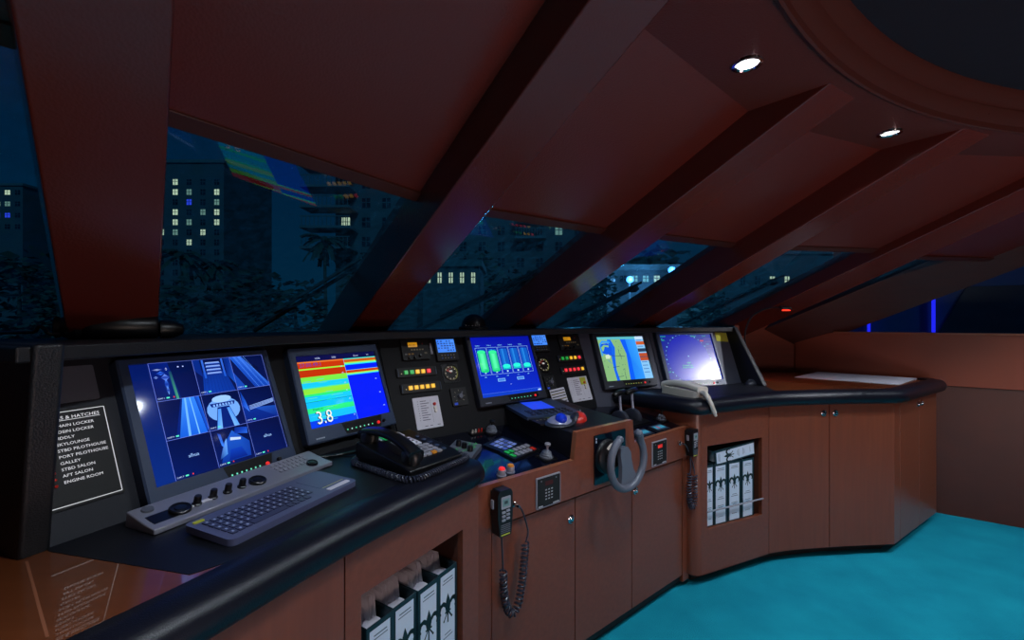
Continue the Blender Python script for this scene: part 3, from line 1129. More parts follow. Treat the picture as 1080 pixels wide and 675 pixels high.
# --- tank gauges
def tank_pic(s):
    s.poly([(0, 0), (1, 0), (1, 1), (0, 1)], [(10, 50, 200), (10, 40, 190), (6, 14, 150), (8, 18, 165)], 0)
    s.rect(0, 0, 1, .055, (16, 60, 190), 1)
    s.line(0, .06, 1, .06, .001, (90, 130, 230), 2)
    s.rect(.93, .015, .985, .04, (170, 200, 255), 3)
    WL = (150, 200, 245)
    x = .055
    for i, lv in enumerate((.88, .86, .20, .25, .17)):
        w = .178
        x0 = x + i * w
        s.txt('TANK %d' % (i + 1), x0 + .01, .845, .0085, (140, 215, 245), 3, sx=.9)
        for a in ((x0, .36, x0 + w - .012, .36), (x0, .82, x0 + w - .012, .82), (x0, .36, x0, .82), (x0 + w - .012, .36, x0 + w - .012, .82)):
            s.line(*a, .0013, WL, 3)
        c0, c1 = x0 + .018, x0 + w - .032
        pts = rrect(c0, c1, .43, .79, .02)
        s.poly(pts, [(14, 90, 190)] * len(pts), 3)
        s.poly([(c0 + .02, .43), ((c0 + c1) / 2, .43), ((c0 + c1) / 2, .79), (c0 + .02, .79)], [(14, 90, 190), (40, 140, 230), (40, 140, 230), (14, 90, 190)], 4)
        h = .43 + .36 * lv
        if lv > .5:
            s.poly([(c0, .43), ((c0 + c1) / 2, .43), ((c0 + c1) / 2, h), (c0, h)], [(10, 190, 110), (90, 255, 180), (90, 255, 180), (10, 190, 110)], 5)
            s.poly([((c0 + c1) / 2, .43), (c1, .43), (c1, h), ((c0 + c1) / 2, h)], [(90, 255, 180), (10, 180, 110), (10, 180, 110), (90, 255, 180)], 5)
            hh = (c0 + c1) / 2
            s.poly([(hh + (c1 - c0) / 2 * math.cos(R(a)), h + .03 * math.sin(R(a))) for a in range(0, 360, 24)], (50, 235, 150), 6)
            s.poly([(hh + (c1 - c0) / 2 * math.cos(R(a)), .43 + .03 * math.sin(R(a))) for a in range(0, 360, 24)], (20, 200, 120), 5)
        else:
            hh = (c0 + c1) / 2
            s.poly([(hh + (c1 - c0) / 2 * math.cos(R(a)), .46 + lv * .12 + .035 * math.sin(R(a))) for a in range(0, 360, 24)], (40, 240, 215), 6)
            s.poly([(c0, .43), (c1, .43), (c1, .46 + lv * .12), (c0, .46 + lv * .12)], (20, 190, 190), 5)
        s.rect(hh - .012, .385, hh + .012, .41, (180, 225, 250), 4)
        s.txt('%d' % (400 + i * 70), hh - .03, .315, .008, (140, 215, 245), 3)
    for x0 in (.30, .62):
        s.rect(x0, .235, x0 + .12, .285, (130, 190, 240), 3)
        s.rect(x0 + .008, .243, x0 + .112, .277, (60, 120, 220), 4)
    s.rect(.49, .17, .50, .18, (200, 220, 255), 3)


monitor(2, .390, .052, .408, .346, (.021, .018, .014, .040), 'monitor at the middle of the console showing five upright tank gauges on blue', tank_pic, bez='bezel2', strip_x=(.40, .86), knob=True, yb=.020)


# --- chart plotter
def chart_pic(s):
    s.rect(0, 0, 1, 1, (130, 178, 120), 0)
    W = (40, 150, 240)
    s.rect(0, .94, .86, 1, (90, 180, 190), 3)
    s.poly([(.50, 0), (.86, 0), (.86, 1), (.48, 1), (.55, .6)], [(20, 120, 235), (50, 150, 240), (60, 160, 245), (20, 120, 235), (20, 110, 235)], 1)
    s.poly([(.50, 0), (.60, 0), (.62, .5), (.60, 1), (.48, 1), (.55, .6)], (10, 90, 235), 2)
    s.poly([(.22, 0), (.28, 0), (.26, .25), (.30, .55), (.34, .75), (.27, 1), (.20, 1), (.24, .72), (.22, .5), (.21, .25)], (20, 96, 225), 2)
    s.poly([(.07, .62), (.24, .56), (.27, .75), (.20, .86), (.06, .84), (.02, .74)], (16, 84, 220), 3)
    s.poly([(.07, .66), (.05, .76), (.12, .82), (.22, .8), (.21, .76), (.13, .78), (.10, .7)], (130, 185, 125), 4)
    s.poly([(.03, .56), (.03, .84), (.10, .92), (.26, .9), (.26, .86), (.10, .87), (.06, .8), (.06, .58)], (50, 150, 235), 3)
    s.poly([(.10, .50), (.18, .50), (.20, .56), (.17, .60), (.10, .58)], (200, 220, 190), 5)
    s.line(.13, .48, .20, .38, .002, (20, 90, 215), 4)
    for x, y, a, b in ((.40, .55, .40, .72), (.42, .48, .42, .6), (.22, .57, .5, .54), (.2, .3, .34, .32), (.26, .08, .38, .1), (.41, .02, .42, .2), (.4, .24, .44, .26), (.1, .3, .1, .33), (.05, .45, .07, .45)):
        s.line(x, y, a, b, .0028, (44, 70, 90), 5)
    for q in range(14):
        x, y = random.uniform(.33, .47), random.uniform(.05, .9)
        s.rect(x, y, x + .012, y + .014, (70, 110, 110), 5)
    s.rect(.82, 0, 1, 1, (130, 190, 235), 4)
    s.rect(.82, .93, 1, 1, (190, 215, 245), 5)
    s.rect(.82, .80, 1, .88, (196, 88, 44), 6)
    s.rect(.82, .63, 1, .71, (36, 60, 90), 6)
    s.rect(.82, .42, 1, .60, (178, 78, 46), 6)
    s.rect(.82, .50, 1, .52, (90, 70, 90), 7)
    for y in (.9, .75, .38, .3, .22, .14):
        s.rect(.84, y, .96, y + .018, (70, 120, 190), 6)


monitor(3, .060, .050, .398, .338, (.026, .018, .024, .046), 'monitor showing a nautical chart with green land and blue water', chart_pic, strip_x=(.34, .80), bez='bezel2', led=((170, 200, 120), (210, 190, 90)))


# --- radar
def radar_pic(s):
    s.rect(0, 0, 1, 1, (10, 30, 150), 0)
    s.disc(.46, .46, .158, (8, 24, 176), 1, n=48)
    for a in range(0, 360, 10):
        x, y = .46 + .166 / s.W * math.cos(R(a)), .46 + .166 / s.H * math.sin(R(a))
        if 0 < x < 1 and 0 < y < 1:
            s.disc(x, y, .0045 if a % 30 == 0 else .0028, (120, 210, 235), 3, n=8)
    s.disc(.46, .52, .0045, (150, 220, 240), 3, n=8)
    G = (70, 240, 130)
    for t, x, y in (('HEAD UP', .60, .95), ('0.75 NM', .02, .95), ('LP', .02, .90), ('GAIN', .02, .87), ('TUNE', .82, .95)):
        s.txt(t, x, y, .0105, G, 3)
    s.txt('STBY', .40, .36, .013, G, 4)
    s.txt('TX READY OFF', .30, .305, .0115, G, 4)
    s.txt('RADAR STANDBY', .30, .265, .0105, G, 4)
    s.rect(.76, .84, .83, .87, (210, 60, 90), 4)
    for y in (.88, .82, .72, .66):
        s.rect(.84, y, .98, y + .03, (70, 60, 150), 4)
    s.txt('NAV', .86, .76, .012, (90, 190, 220), 4)
    s.txt('AIS', .02, .18, .012, G, 4)


monitor(4, .016, .022, .440, .368, (.024, .018, .018, .046), 'rightmost monitor showing a round blue radar display', radar_pic, smat='screenm', strip_x=(.42, .82), led=((150, 200, 140), (190, 190, 150)))


# ================================================================== INSTRUMENTS IN THE PANELS
def board(name, label, cat, k, u, v, w, h, t=.006, mt='black', group=None, r=.004, M=None):
    o = thing(name, label, cat, (M if M is not None else FAC[k]) @ T(u, v, 0), group)
    m = MB()
    m.rbox(0, w, 0, h, 0, t, r)
    m.build('housing', M_[mt], o, bevel=.0012)
    return o


# doors and hatches alarm board
o = board('alarm_board', 'black door and hatch alarm board with white lettering beside the camera monitor', 'alarm panel', 0, .030, .068, .150, .208, .004, 'blackm')
m = Pic(1, 1, 0, 0, .0045)
WH = (226, 226, 232)
for a in ((.006, .006, .144, .006), (.144, .006, .144, .202), (.006, .202, .144, .202), (.006, .006, .006, .202)):
    m.line(*a, .0014, WH, 1)
m.txt('DOORS & HATCHES', .134, .186, .0100, WH, 1, align='RIGHT', sx=1.12)
m.line(.012, .1835, .134, .1835, .001, WH, 1)
NAMES = ['CHAIN LOCKER', 'BOSIN LOCKER', 'FIDDLY', 'SKYLOUNGE', 'STBD PILOTHOUSE', 'PORT PILOTHOUSE', 'GALLEY', 'STBD SALON', 'AFT SALON', 'ENGINE ROOM']
for i, t in enumerate(NAMES):
    m.txt(t, .052, .1695 - i * .0132, .0086, WH, 1, sx=1.12)
m.build('lettering', M_['lamp'], o)
for i in range(10):
    b = MB()
    b.ball((.040, .1725 - i * .0132 - .004, .005), .003, sq=(1, 1, .8), n=10)
    b.build('warning_lamp', M_['red'], o)
m = MB()
m.rbox(.03, .172, .290, .372, 0, .003, .004, M=T(0, 0, 0))
p = m.build('blank_plate', M_['grey'], None)
p.matrix_world = FAC[0]
tag(p, 'plain grey blanking plate above the door and hatch board', 'plate')


def radio(u, v, w, h, label, grp):
    o = board('navigation_receiver', label, 'radio', 2, u, v, w, h, .012, 'blackm', grp)
    m = Pic(w, h, 0, 0, .0122)
    m.rect(.24, .63, .58, .86, (190, 130, 18), 1)
    m.txt('88:05', .26, .67, h * .16, (90, 60, 8), 2)
    m.build('amber_display', M_['lamp'], o)
    m = Pic(w, h, 0, 0, .0122)
    m.disc(.78, .78, .0038, (150, 40, 34), 1)
    for q in range(5):
        m.rect(.32 + q * .10, .46, .39 + q * .10, .53, (140, 128, 96), 1)
    for q in range(3):
        m.rect(.08 + q * .12, .25, .16 + q * .12, .32, (160, 120, 40) if q else (110, 110, 110), 1)
    m.rect(.80, .26, .90, .36, (110, 100, 80), 1)
    m.build('keys', M_['ink'], o)
    for x in (.62, .22, .42):
        m = MB()
        m.lathe([(.001, .012), (.0065, .011), (.007, 0)], 14, M=T(w * x, h * (.18 if x == .62 else .10), .012))
        m.build('knob', M_['black'], o)


radio(.072, .298, .128, .090, 'black receiver with amber display between sounder and tank monitors', 'amber display receivers')
radio(1.010, .300, .168, .088, 'black receiver with amber display left of the chart monitor', 'amber display receivers')
m = MB()
m.z0 = .001
m.box(.2105, .220, .322, .372, 0, .004)
for q in range(6):
    m.box(.2125, .2175, .326 + q * .0075, .330 + q * .0075, .004, .0044)
p = m.build('label_strip', M_['lgrey'])
p.matrix_world = FAC[2]
tag(p, 'thin pale upright label strip beside the left amber receiver', 'label')


def lcd(u, v, w, h, label):
    o = board('depth_display', label, 'display', 2, u, v, w, h, .014, 'blackm', 'blue instrument displays')
    m = Pic(w, h, 0, 0, .0142)
    m.poly([(.08, .36), (.92, .36), (.92, .93), (.08, .93)], [(60, 130, 245), (70, 140, 250), (80, 150, 255), (60, 130, 250)], 1)
    random.seed(int(u * 100))
    for q in range(5):
        for c in range(6):
            if random.random() < .72:
                x, y = .12 + c * .135, .42 + q * .10
                m.rect(x, y, x + random.uniform(.05, .11), y + .05, (20, 50, 140), 2)
    m.build('lcd', M_['lamp'], o)
    m = Pic(w, h, 0, 0, .0142)
    for r in range(2):
        for c in range(5):
            m.rect(.2 + c * .14, .09 + r * .12, .26 + c * .14, .14 + r * .12, (120, 110, 100) if (r + c) % 3 else (60, 90, 170), 1)
    m.build('keys', M_['ink'], o)


lcd(.232, .284, .110, .108, 'small blue lit instrument display beside the left amber receiver')
lcd(.806, .300, .118, .098, 'small blue lit instrument display right of the tank gauge monitor')


def gauge(u, v, r, label):
    o = thing('rudder_gauge', label, 'gauge', FAC[2] @ T(u, v, 0), 'round dial gauges')
    m = MB()
    m.rbox(-r - .008, r + .008, -r - .008, r + .008, 0, .004, .006)
    m.lathe([(r + .003, .004), (r + .003, .010), (r, .011), (r - .001, .006), (.001, .006)], 32)
    m.build('case', M_['black'], o)
    m = Pic(1, 1, 0, 0, .0062)
    for a in range(0, 360, 12):
        c, s_ = math.cos(R(a)), math.sin(R(a))
        big = a % 36 == 0
        m.line(c * r * .92, s_ * r * .92, c * r * (.72 if big else .82), s_ * r * (.72 if big else .82), .0022 if big else .001, (210, 200, 180) if big else (150, 140, 90), 1)
    for a in range(-60, 60, 10):
        m.line(math.cos(R(a)) * r * .96, math.sin(R(a)) * r * .96, math.cos(R(a + 10)) * r * .96, math.sin(R(a + 10)) * r * .96, .0016, (150, 160, 60), 2)
    for a in range(80, 160, 10):
        m.line(math.cos(R(a)) * r * .62, math.sin(R(a)) * r * .62, math.cos(R(a + 10)) * r * .62, math.sin(R(a + 10)) * r * .62, .0014, (170, 50, 40), 2)
    m.rect(-.008, .004, .008, .012, (190, 190, 190), 2)
    m.build('dial', M_['lamp'], o)
    m = MB()
    m.z0 = .0075
    m.line(0, 0, -r * .55, r * .45, .0022, (230, 60, 40), 1)
    m.build('needle', M_['ink'], o)


gauge(.290, .228, .034, 'round black dial gauge left of the tank gauge monitor')
gauge(.855, .228, .036, 'round black dial gauge right of the tank gauge monitor')


def wiper_dial(u, v, w, label):
    o = board('dimmer_dial', label, 'dial', 2, u, v, w, w, .008, 'blackm', 'square dimmer dials')
    m = Pic(w, w, 0, 0, .0084)
    for a in (0, 45, 90, 135, 180, 225, 315):
        m.line(.5 + .36 * math.cos(R(a)), .52 + .36 * math.sin(R(a)), .5 + .28 * math.cos(R(a)), .52 + .28 * math.sin(R(a)), .0014, (170, 160, 140), 1)
    m.rect(.10, .05, .32, .18, (50, 90, 230), 1)
    m.build('scale', M_['ink'], o)
    m = MB()
    m.lathe([(.001, .016), (.010, .0155), (.012, .0)], 18, M=T(w * .5, w * .5, .008))
    m.box(-.0025, .0025, -.004, .026, .008, .015, M=T(w * .5, w * .5, 0) @ RZ(-40))
    m.build('pointer_knob', M_['grey'], o)


wiper_dial(.267, .078, .080, 'square black dial with grey pointer left of the tank monitor base')
wiper_dial(.830, .094, .074, 'square black dial with grey pointer right of the tank monitor')


def buttons(u, v, w, cols, us, vb, label):
    h = .040
    o = board('button_strip', label, 'button strip', 2, u, v, w, h, .008, 'blackm', 'lit button strips')
    for x in (.004, w - .0065):
        m = MB()
        m.box(x, x + .0025, .004, h - .004, .008, .012)
        m.build('rail', M_['bezel'], o)
    for x, c in zip(us, cols):
        b = MB()
        b.rbox(x - u - .0085, x - u + .0085, vb - v - .0085, vb - v + .0085, .008, .013, .002, col=c)
        s = .0088
        b.z0 = .0132
        b.rect(x - u - .006, vb - v - .006, x - u + .006, vb - v + .006, tuple(min(255, int(q * 1.1 + 20)) for q in c), 1)
        b.build('lit_button', M_['lamp'], o)
    m = MB()
    m.z0 = .0082
    m.disc(us[0] - u - .020, vb - v - .004, .002, (210, 190, 120), 1)
    m.build('pilot_light', M_['lamp'], o)


GR, AM, RD = (20, 132, 48), (232, 168, 40), (226, 44, 56)
buttons(.034, .226, .186, (GR, GR, AM, AM, RD), (.074, .101, .127, .153, .180), .245, 'left upper strip of two green, two amber and one red button')
buttons(.040, .157, .188, (AM,) * 5, (.083, .109, .135, .161, .187), .178, 'strip of five amber lit buttons left of the tank monitor')
buttons(.968, .234, .192, (GR, GR, AM, AM, RD), (1.004, 1.037, 1.070, 1.103, 1.137), .254, 'right upper strip of two green, two amber and one red button')
buttons(.968, .167, .192, (RD, RD, RD, RD, AM), (1.004, 1.037, 1.070, 1.103, 1.137), .187, 'strip of four red lit buttons and one amber, left of the chart monitor')


def fire_plate(u, v, w, h, label, note):
    o = thing('alarm_plate', label, 'alarm panel', FAC[2] @ T(u, v, 0), 'pale alarm plates')
    m = MB()
    m.rbox(0, w, 0, h, 0, .004, .003)
    m.build('plate', M_['plate'], o, bevel=.001)
    m = Pic(w, h, 0, 0, .0041)
    random.seed(int(u * 99))
    for q in range(9):
        y = .86 - q * .075
        m.disc(.17, y + .012, .0016, (40, 40, 60), 1)
        m.rect(.26, y, .26 + random.uniform(.2, .34), y + .022, (84, 84, 104), 1)
    m.rect(.30, .07, .42, .09, (84, 84, 104), 1)
    m.rect(.50, .07, .60, .09, (84, 84, 104), 1)
    m.rect(.78, .07, .90, .09, (84, 84, 104), 1)
    m.line(.66, .16, .66, .88, .0008, (110, 110, 130), 1)
    m.build('print', M_['ink'], o)
    for q, (c, y) in enumerate((('red', .74), ('white', .62), ('white', .51))):
        b = MB()
        b.lathe([(.001, .006), (.006, .0055), (.007, 0)], 14, M=T(w * .80, h * y, .004))
        b.build('push_button', M_[c], o)
    if note:
        m = MB()
        m.rbox(.0, .044, 0, .040, 0, .001, .001)
        p = m.build('sticky_note', M_['yellow'])
        p.matrix_world = FAC[2] @ T(1.094, .098, .0048)
        tag(p, 'small yellow sticky note on the pale alarm plate', 'note')


fire_plate(.084, .004, .120, .131, 'pale grey alarm plate with red button behind the desk telephone', False)
fire_plate(.998, .010, .156, .134, 'pale grey alarm plate carrying a yellow sticky note', True)
m = MB()
m.rbox(0, .092, 0, .062, 0, .0012, .001)
p = m.build('sticky_note', M_['yellow'])
p.matrix_world = FAC[4] @ T(.500, .333, .001) @ RZ(-4)
tag(p, 'yellow sticky note on the panel right of the radar monitor', 'note')
# laminated placards leaning behind the pod
o = thing('checklist_card', 'striped white check list card between the pod and alarm plate', 'card', FAC[2] @ T(.846, -.004, .012) @ RZ(4))
m = MB()
m.rbox(0, .108, 0, .094, 0, .002, .003)
m.build('card', M_['paper'], o)
m = Pic(.108, .094, 0, 0, .0021)
for q in range(6):
    m.rect(.03, .06 + q * .155, .97, .12 + q * .155, (60, 60, 60) if q % 2 else (120, 110, 70), 1)
m.build('print', M_['ink'], o)

# ================================================================== HELM FITTINGS
# steering wheel with its mounting plate
SWM = HM @ T(.095, .782, 0)
sw = thing('steering_wheel', 'small grey open-topped steering wheel on a black square plate', 'steering wheel', SWM)
m = MB()
m.rbox(-.100, .100, -.100, .100, 0, .006, .004)
m.build('mounting_plate', M_['desk'], sw, bevel=.001)
m = MB()
m.lathe([(.001, .06), (.030, .06), (.034, .055), (.036, .030), (.062, .028), (.068, .024), (.068, .020), (.064, .018), (.068, .015), (.070, .010), (.070, .006)], 40, M=T(-.028, .006, 0))
m.build('hub', M_['black'], sw, smooth=50)
pts = []
RW = .108
for a in range(118, 430, 6):
    z = .092
    r = RW
    if a > 400:
        r = RW + (a - 400) * .0005
        z = .092 + (a - 400) * .0006
    pts.append((r * math.cos(R(a)), r * math.sin(R(a)), z))
rs = [.0150] * len(pts)
for i in range(5):
    rs[-1 - i] = .0165 if i else .012
rs[0] = .008
m = MB()
m.tube(pts, rs, 12)
m.ball(pts[-1], .0165, n=12)
m.ball(pts[0], .015, n=12)
m.build('rim', M_['wheel'], sw, smooth=60)
m = MB()
sp = [(-.040, .030), (-.036, .052), (-.016, .062), (.008, .055), (.026, .034), (.032, .0), (.044, -.040), (.068, -.072), (.050, -.096), (.0, -.106), (-.036, -.098), (-.032, -.06), (-.030, -.02)]
m.prism(sp, .070, .088)
m.build('spoke', M_['wheel'], sw, bevel=.006, seg=3)
m = MB()
m.z0 = .0062
m.rect(-.094, .082, -.088, .090, (200, 205, 215), 1)
m.rect(-.094, .070, -.088, .079, (200, 205, 215), 1)
m.build('maker_badge', M_['ink'], sw)
m = MB()
m.prism([(-.055, .045), (-.030, .062), (-.010, .062), (-.022, .046), (-.04, .036)], .024, .030)
o = m.build('label_patch', M_['cream'], sw)


def keypad(u, z, w, h, label, lit):
    o = thing('numeric_keypad', label, 'keypad', HM @ T(u, z, 0), 'helm keypads')
    m = MB()
    m.rbox(0, w, 0, h, 0, .006, .003)
    m.build('frame', M_['lgrey'], o, bevel=.001)
    m = MB()
    m.rbox(.004, w - .004, .004, h - .004, .006, .0075, .002)
    m.build('face', M_['blackm'], o)
    m = Pic(w, h, 0, 0, .0077)
    m.rect(.34, .70, .66, .84, (190, 30, 24) if lit else (70, 12, 12), 1)
    if lit:
        m.txt('88', .38, .715, h * .10, (255, 90, 70), 2)
    m.build('red_display', M_['lamp'] if lit else M_['ink'], o)
    m = Pic(w, h, 0, 0, .0077)
    for r in range(4):
        for c in range(3):
            m.rect(.34 + c * .12, .24 + r * .10, .41 + c * .12, .28 + r * .10, (170, 172, 176), 1)
    for x, y in ((.18, .88), (.8, .88)):
        m.disc(x, y, .003, (120, 124, 130), 1)
    m.rect(.06, .05, .24, .09, (190, 192, 198), 1)
    m.rect(.66, .05, .92, .09, (190, 192, 198), 1)
    m.build('keys', M_['ink'], o)


keypad(-.321, .668, .121, .112, 'black keypad with dark display, left of the steering wheel', False)
keypad(.397, .672, .117, .114, 'black keypad with glowing red display, right of the steering wheel', True)


def coil(mb, pts, Rc, r, turns, m=0):
    """helical lead along a path"""
    P = [Vector(p) for p in pts]
    sm = []
    for i in range(len(P) - 1):
        p0, p1, p2, p3 = P[max(i - 1, 0)], P[i], P[i + 1], P[min(i + 2, len(P) - 1)]
        for j in range(12):
            t = j / 12
            sm.append(0.5 * ((2 * p1) + (p2 - p0) * t + (2 * p0 - 5 * p1 + 4 * p2 - p3) * t * t + (3 * p1 - p0 - 3 * p2 + p3) * t ** 3))
    sm.append(P[-1])
    L = [0]
    for i in range(1, len(sm)):
        L.append(L[-1] + (sm[i] - sm[i - 1]).length)
    n = int(turns * 12)
    u = (sm[1] - sm[0]).orthogonal().normalized()
    out = []
    j = 0
    for k in range(n + 1):
        d = L[-1] * k / n
        while j < len(L) - 2 and L[j + 1] < d:
            j += 1
        t = (d - L[j]) / max(1e-9, L[j + 1] - L[j])
        c = sm[j].lerp(sm[j + 1], t)
        tn = (sm[j + 1] - sm[j]).normalized()
        u = (u - tn * u.dot(tn)).normalized()
        w = tn.cross(u)
        a = 2 * math.pi * k / 12
        out.append(c + (u * math.cos(a) + w * math.sin(a)) * Rc)
    mb.tube(out, r, 5, m)


def smooth3(pts, k=8):
    P = [Vector(p) for p in pts]
    sm = []
    for i in range(len(P) - 1):
        p0, p1, p2, p3 = P[max(i - 1, 0)], P[i], P[i + 1], P[min(i + 2, len(P) - 1)]
        for j in range(k):
            t = j / k
            sm.append(0.5 * ((2 * p1) + (p2 - p0) * t + (2 * p0 - 5 * p1 + 4 * p2 - p3) * t * t + (3 * p1 - p0 - 3 * p2 + p3) * t ** 3))
    sm.append(P[-1])
    return sm


def handset(cx, cz, h, label, loop, jack, tail, turns, flip=1):
    o = thing('radio_handset', label, 'radio handset', HM @ T(cx, cz, 0), 'handheld radio microphones')
    w, t = h * .40, h * .26
    m = MB()
    m.box(-w * .42, w * .42, -h * .12, h * .44, 0, .010)
    m.build('wall_clip', M_['blackm'], o, bevel=.002)
    m = MB()
    m.prism([(-w * .40, -h * .5), (w * .40, -h * .5), (w * .5, -h * .1), (w * .5, h * .42), (w * .38, h * .5), (-w * .38, h * .5), (-w * .5, h * .42), (-w * .5, -h * .1)], .010, .010 + t)
    m.build('body', M_['black'], o, bevel=.005, seg=3)
    Z = .010 + t
    m = MB()
    m.rbox(-w * .30, w * .34, h * .10, h * .36, Z, Z + .0015, .003)
    m.build('display_surround', M_['lgrey'], o)
    m = MB()
    m.z0 = Z + .0016
    m.rect(-w * .22, h * .15, w * .26, h * .31, (112, 150, 150), 1)
    m.rect(-w * .10, h * .20, w * .14, h * .27, (50, 76, 80), 2)
    m.build('display', M_['ink'], o)
    for r in range(3):
        for c in range(2):
            b = MB()
            b.rbox(-w * .26 + c * w * .30, -w * .02 + c * w * .30, h * (.03 - r * .085) - .004 + c * .003, h * (.03 - r * .085) + .003 + c * .003, Z, Z + .003, .002)
            b.build('key', M_['lgrey'], o)
    m = MB()
    for r in range(5):
        m.box(-w * .32, w * .32, -h * (.25 + r * .04) - .0012, -h * (.25 + r * .04) + .0012, Z - .0005, Z + .0012)
    m.build('speaker_grille', M_['grey'], o)
    m = MB()
    m.rbox(-w * .30, w * .30, -h * .475, -h * .45, Z - .0004, Z + .001, .001)
    m.build('gold_stripe', M_['yellow'], o)
    m = MB()
    m.box(-w * .5 - .005, -w * .5 + .002, h * .08, h * .28, .014, .026)
    m.build('talk_button', M_['lgrey'], o, bevel=.002)
    m = MB()
    m.tube(smooth3(tail[0]), .0032, 7)
    m.tube(smooth3(tail[1]), .0032, 7)
    coil(m, loop, .0115, .0034, turns)
    c = m.build('coiled_cord', M_['cord'], o, smooth=60)
    m = MB()
    m.lathe([(.001, 0), (.010, 0), (.010, .010), (.006, .014), (.006, .030), (.004, .034)], 14, M=T(jack[0], jack[1], 0))
    m.build('plug', M_['chrome'], o)


def hm(px, py, off=0.0):
    return hit(px, py, HM @ T(0, 0, off))


a = hm(527.5, 538, .02)
b = [hm(*q, .02) for q in ((528.7, 566), (530, 596), (530.5, 602), (531, 622), (534, 640), (539, 647), (545, 640), (550, 615), (553, 585), (553.8, 572), (556.5, 560), (551, 540), (546, 532))]
rel = [(p[0] - a[0], p[1] - a[1], .022) for p in b]
jk = hm(541, 531, .0)
handset(a[0], a[1], .150, 'black handheld radio with looping coiled cord at the left end of the helm', rel[2:10], (jk[0] - a[0], jk[1] - a[1]),
        ([(0, -.072, .024), rel[0], rel[1], rel[2]], [rel[9], rel[10], rel[11], (jk[0] - a[0], jk[1] - a[1], .034)]), 30)
a = hm(728.5, 466, .02)
b = [hm(*q, .02) for q in ((727.5, 484), (728, 494), (727, 500), (726, 515), (727, 528), (729.5, 535), (732, 528), (732.5, 512), (732, 500), (731, 492), (726, 476), (719, 468))]
rel = [(p[0] - a[0], p[1] - a[1], .022) for p in b]
jk = hm(715.5, 467, 0)
handset(a[0], a[1], .135, 'black handheld radio hanging at the right end of the helm beside the binder shelf', rel[2:9], (jk[0] - a[0], jk[1] - a[1]),
        ([(0, -.065, .024), rel[0], rel[1], rel[2]], [rel[8], rel[9], rel[10], (jk[0] - a[0], jk[1] - a[1], .034)]), 26)

# ------------------------------------------------------------------ on the control desk
def dpt(px, py, off=0.0):
    return hit(px, py, DW @ T(0, 0, off))


DWU = Vector((DW[0][0], DW[1][0], DW[2][0]))


def desk_unit(name, label, cat, q, t, mt='black', F_=None, group=None, r=.004):
    """flat unit standing on frame F_ whose four top corners are seen at the pixels q"""
    F_ = F_ or DW
    c = [Vector(hit(*p, F_ @ T(0, 0, t))) for p in q]
    o = c[0]
    u = ((c[1] - c[0]) + (c[2] - c[3])).normalized()
    ang = math.degrees(math.atan2(u.y, u.x))
    w = ((c[1] - c[0]).length + (c[2] - c[3]).length) / 2
    h = ((c[3] - c[0]).length + (c[2] - c[1]).length) / 2
    ob = thing(name, label, cat, F_ @ T(o.x, o.y, 0) @ RZ(ang), group)
    m = MB()
    m.rbox(0, w, 0, h, 0, t, r)
    m.build('housing', M_[mt], ob, bevel=.0015)
    return ob, w, h


# light-celled autopilot keypad: corners front-left, front-right, back-right, back-left
o, w, h = desk_unit('autopilot_keypad', 'black keypad with pale blue cells on the control desk', 'keypad', [(509, 469), (531, 476), (551, 467.5), (528, 458)], .008)
m = Pic(w, h, 0, 0, .0082)
for r in range(3):
    for c in range(4):
        m.rect(.14 + c * .19, .18 + r * .24, .29 + c * .19, .36 + r * .24, (150, 170, 235) if (r + c) % 3 else (92, 116, 200), 1)
m.build('keys', M_['ink'], o)
o, w, h = desk_unit('button_keypad', 'black keypad with pale, red and green keys on the control desk', 'keypad', [(527, 476.5), (542, 484), (572, 475), (556, 467.5)], .008)
n = 0
for r in range(2):
    for c in range(6):
        b = MB()
        x, y = w * (.12 + r * .42), h * (.06 + c * .152)
        b.rbox(x, x + w * .30, y, y + h * .11, .008, .011, .002)
        b.build('key', M_[('green' if c in (0,) or (r == 0 and c == 1) else ('red' if c == 5 and r == 1 else 'lgrey'))], o)


def joystick(px, py, h, label, cap):
    p = dpt(px, py)
    o = thing('joystick', label, 'joystick', DW @ T(p[0], p[1], 0), 'control desk joysticks')
    m = MB()
    m.rbox(-.034, .034, -.034, .034, 0, .005, .006)
    for x in (-.026, .026):
        for y in (-.026, .026):
            m.lathe([(.001, .008), (.003, .007), (.0035, .005)], 8, M=T(x, y, 0))
    m.build('base_plate', M_['black'], o)
    m = MB()
    m.lathe([(.026, .005), (.026, .010), (.020, .014), (.023, .017), (.017, .022), (.019, .025), (.012, .031), (.006, .034)], 24)
    m.build('gaiter', M_['grey'], o, smooth=50)
    m = MB()
    m.lathe([(.0045, .030), (.0045, h - .014), (.011, h - .010), (.012, h - .003), (.009, h), (.001, h + .001)], 18)
    m.build('stick', M_[cap], o, smooth=40)


joystick(576, 483, .062, 'joystick with pale mushroom cap beside the wheel pod', 'lgrey')
joystick(518, 456, .055, 'black joystick at the back of the control desk near the monitor base', 'black')
joystick(697, 443, .06, 'black joystick at the far right of the control desk below the worktop', 'black')
for px, py, c, lb in ((528.7, 501, 'red', 'left red push button in chrome collar at the desk edge'), (538, 497.5, 'orange', 'right orange push button in chrome collar at the desk edge')):
    p = dpt(px, py)
    o = thing('push_button', lb, 'push button', DW @ T(p[0], p[1], 0), 'desk push buttons')
    m = MB()
    m.lathe([(.018, 0), (.018, .003), (.0145, .004), (.0145, .020), (.0135, .022), (.011, .0215)], 22)
    m.build('collar', M_['silver'], o, smooth=40)
    m = MB()
    m.lathe([(.0115, .020), (.0115, .025), (.0105, .027), (.001, .0275)], 22)
    m.build('cap', M_['redlit' if c == 'red' else 'orange'], o, smooth=40)
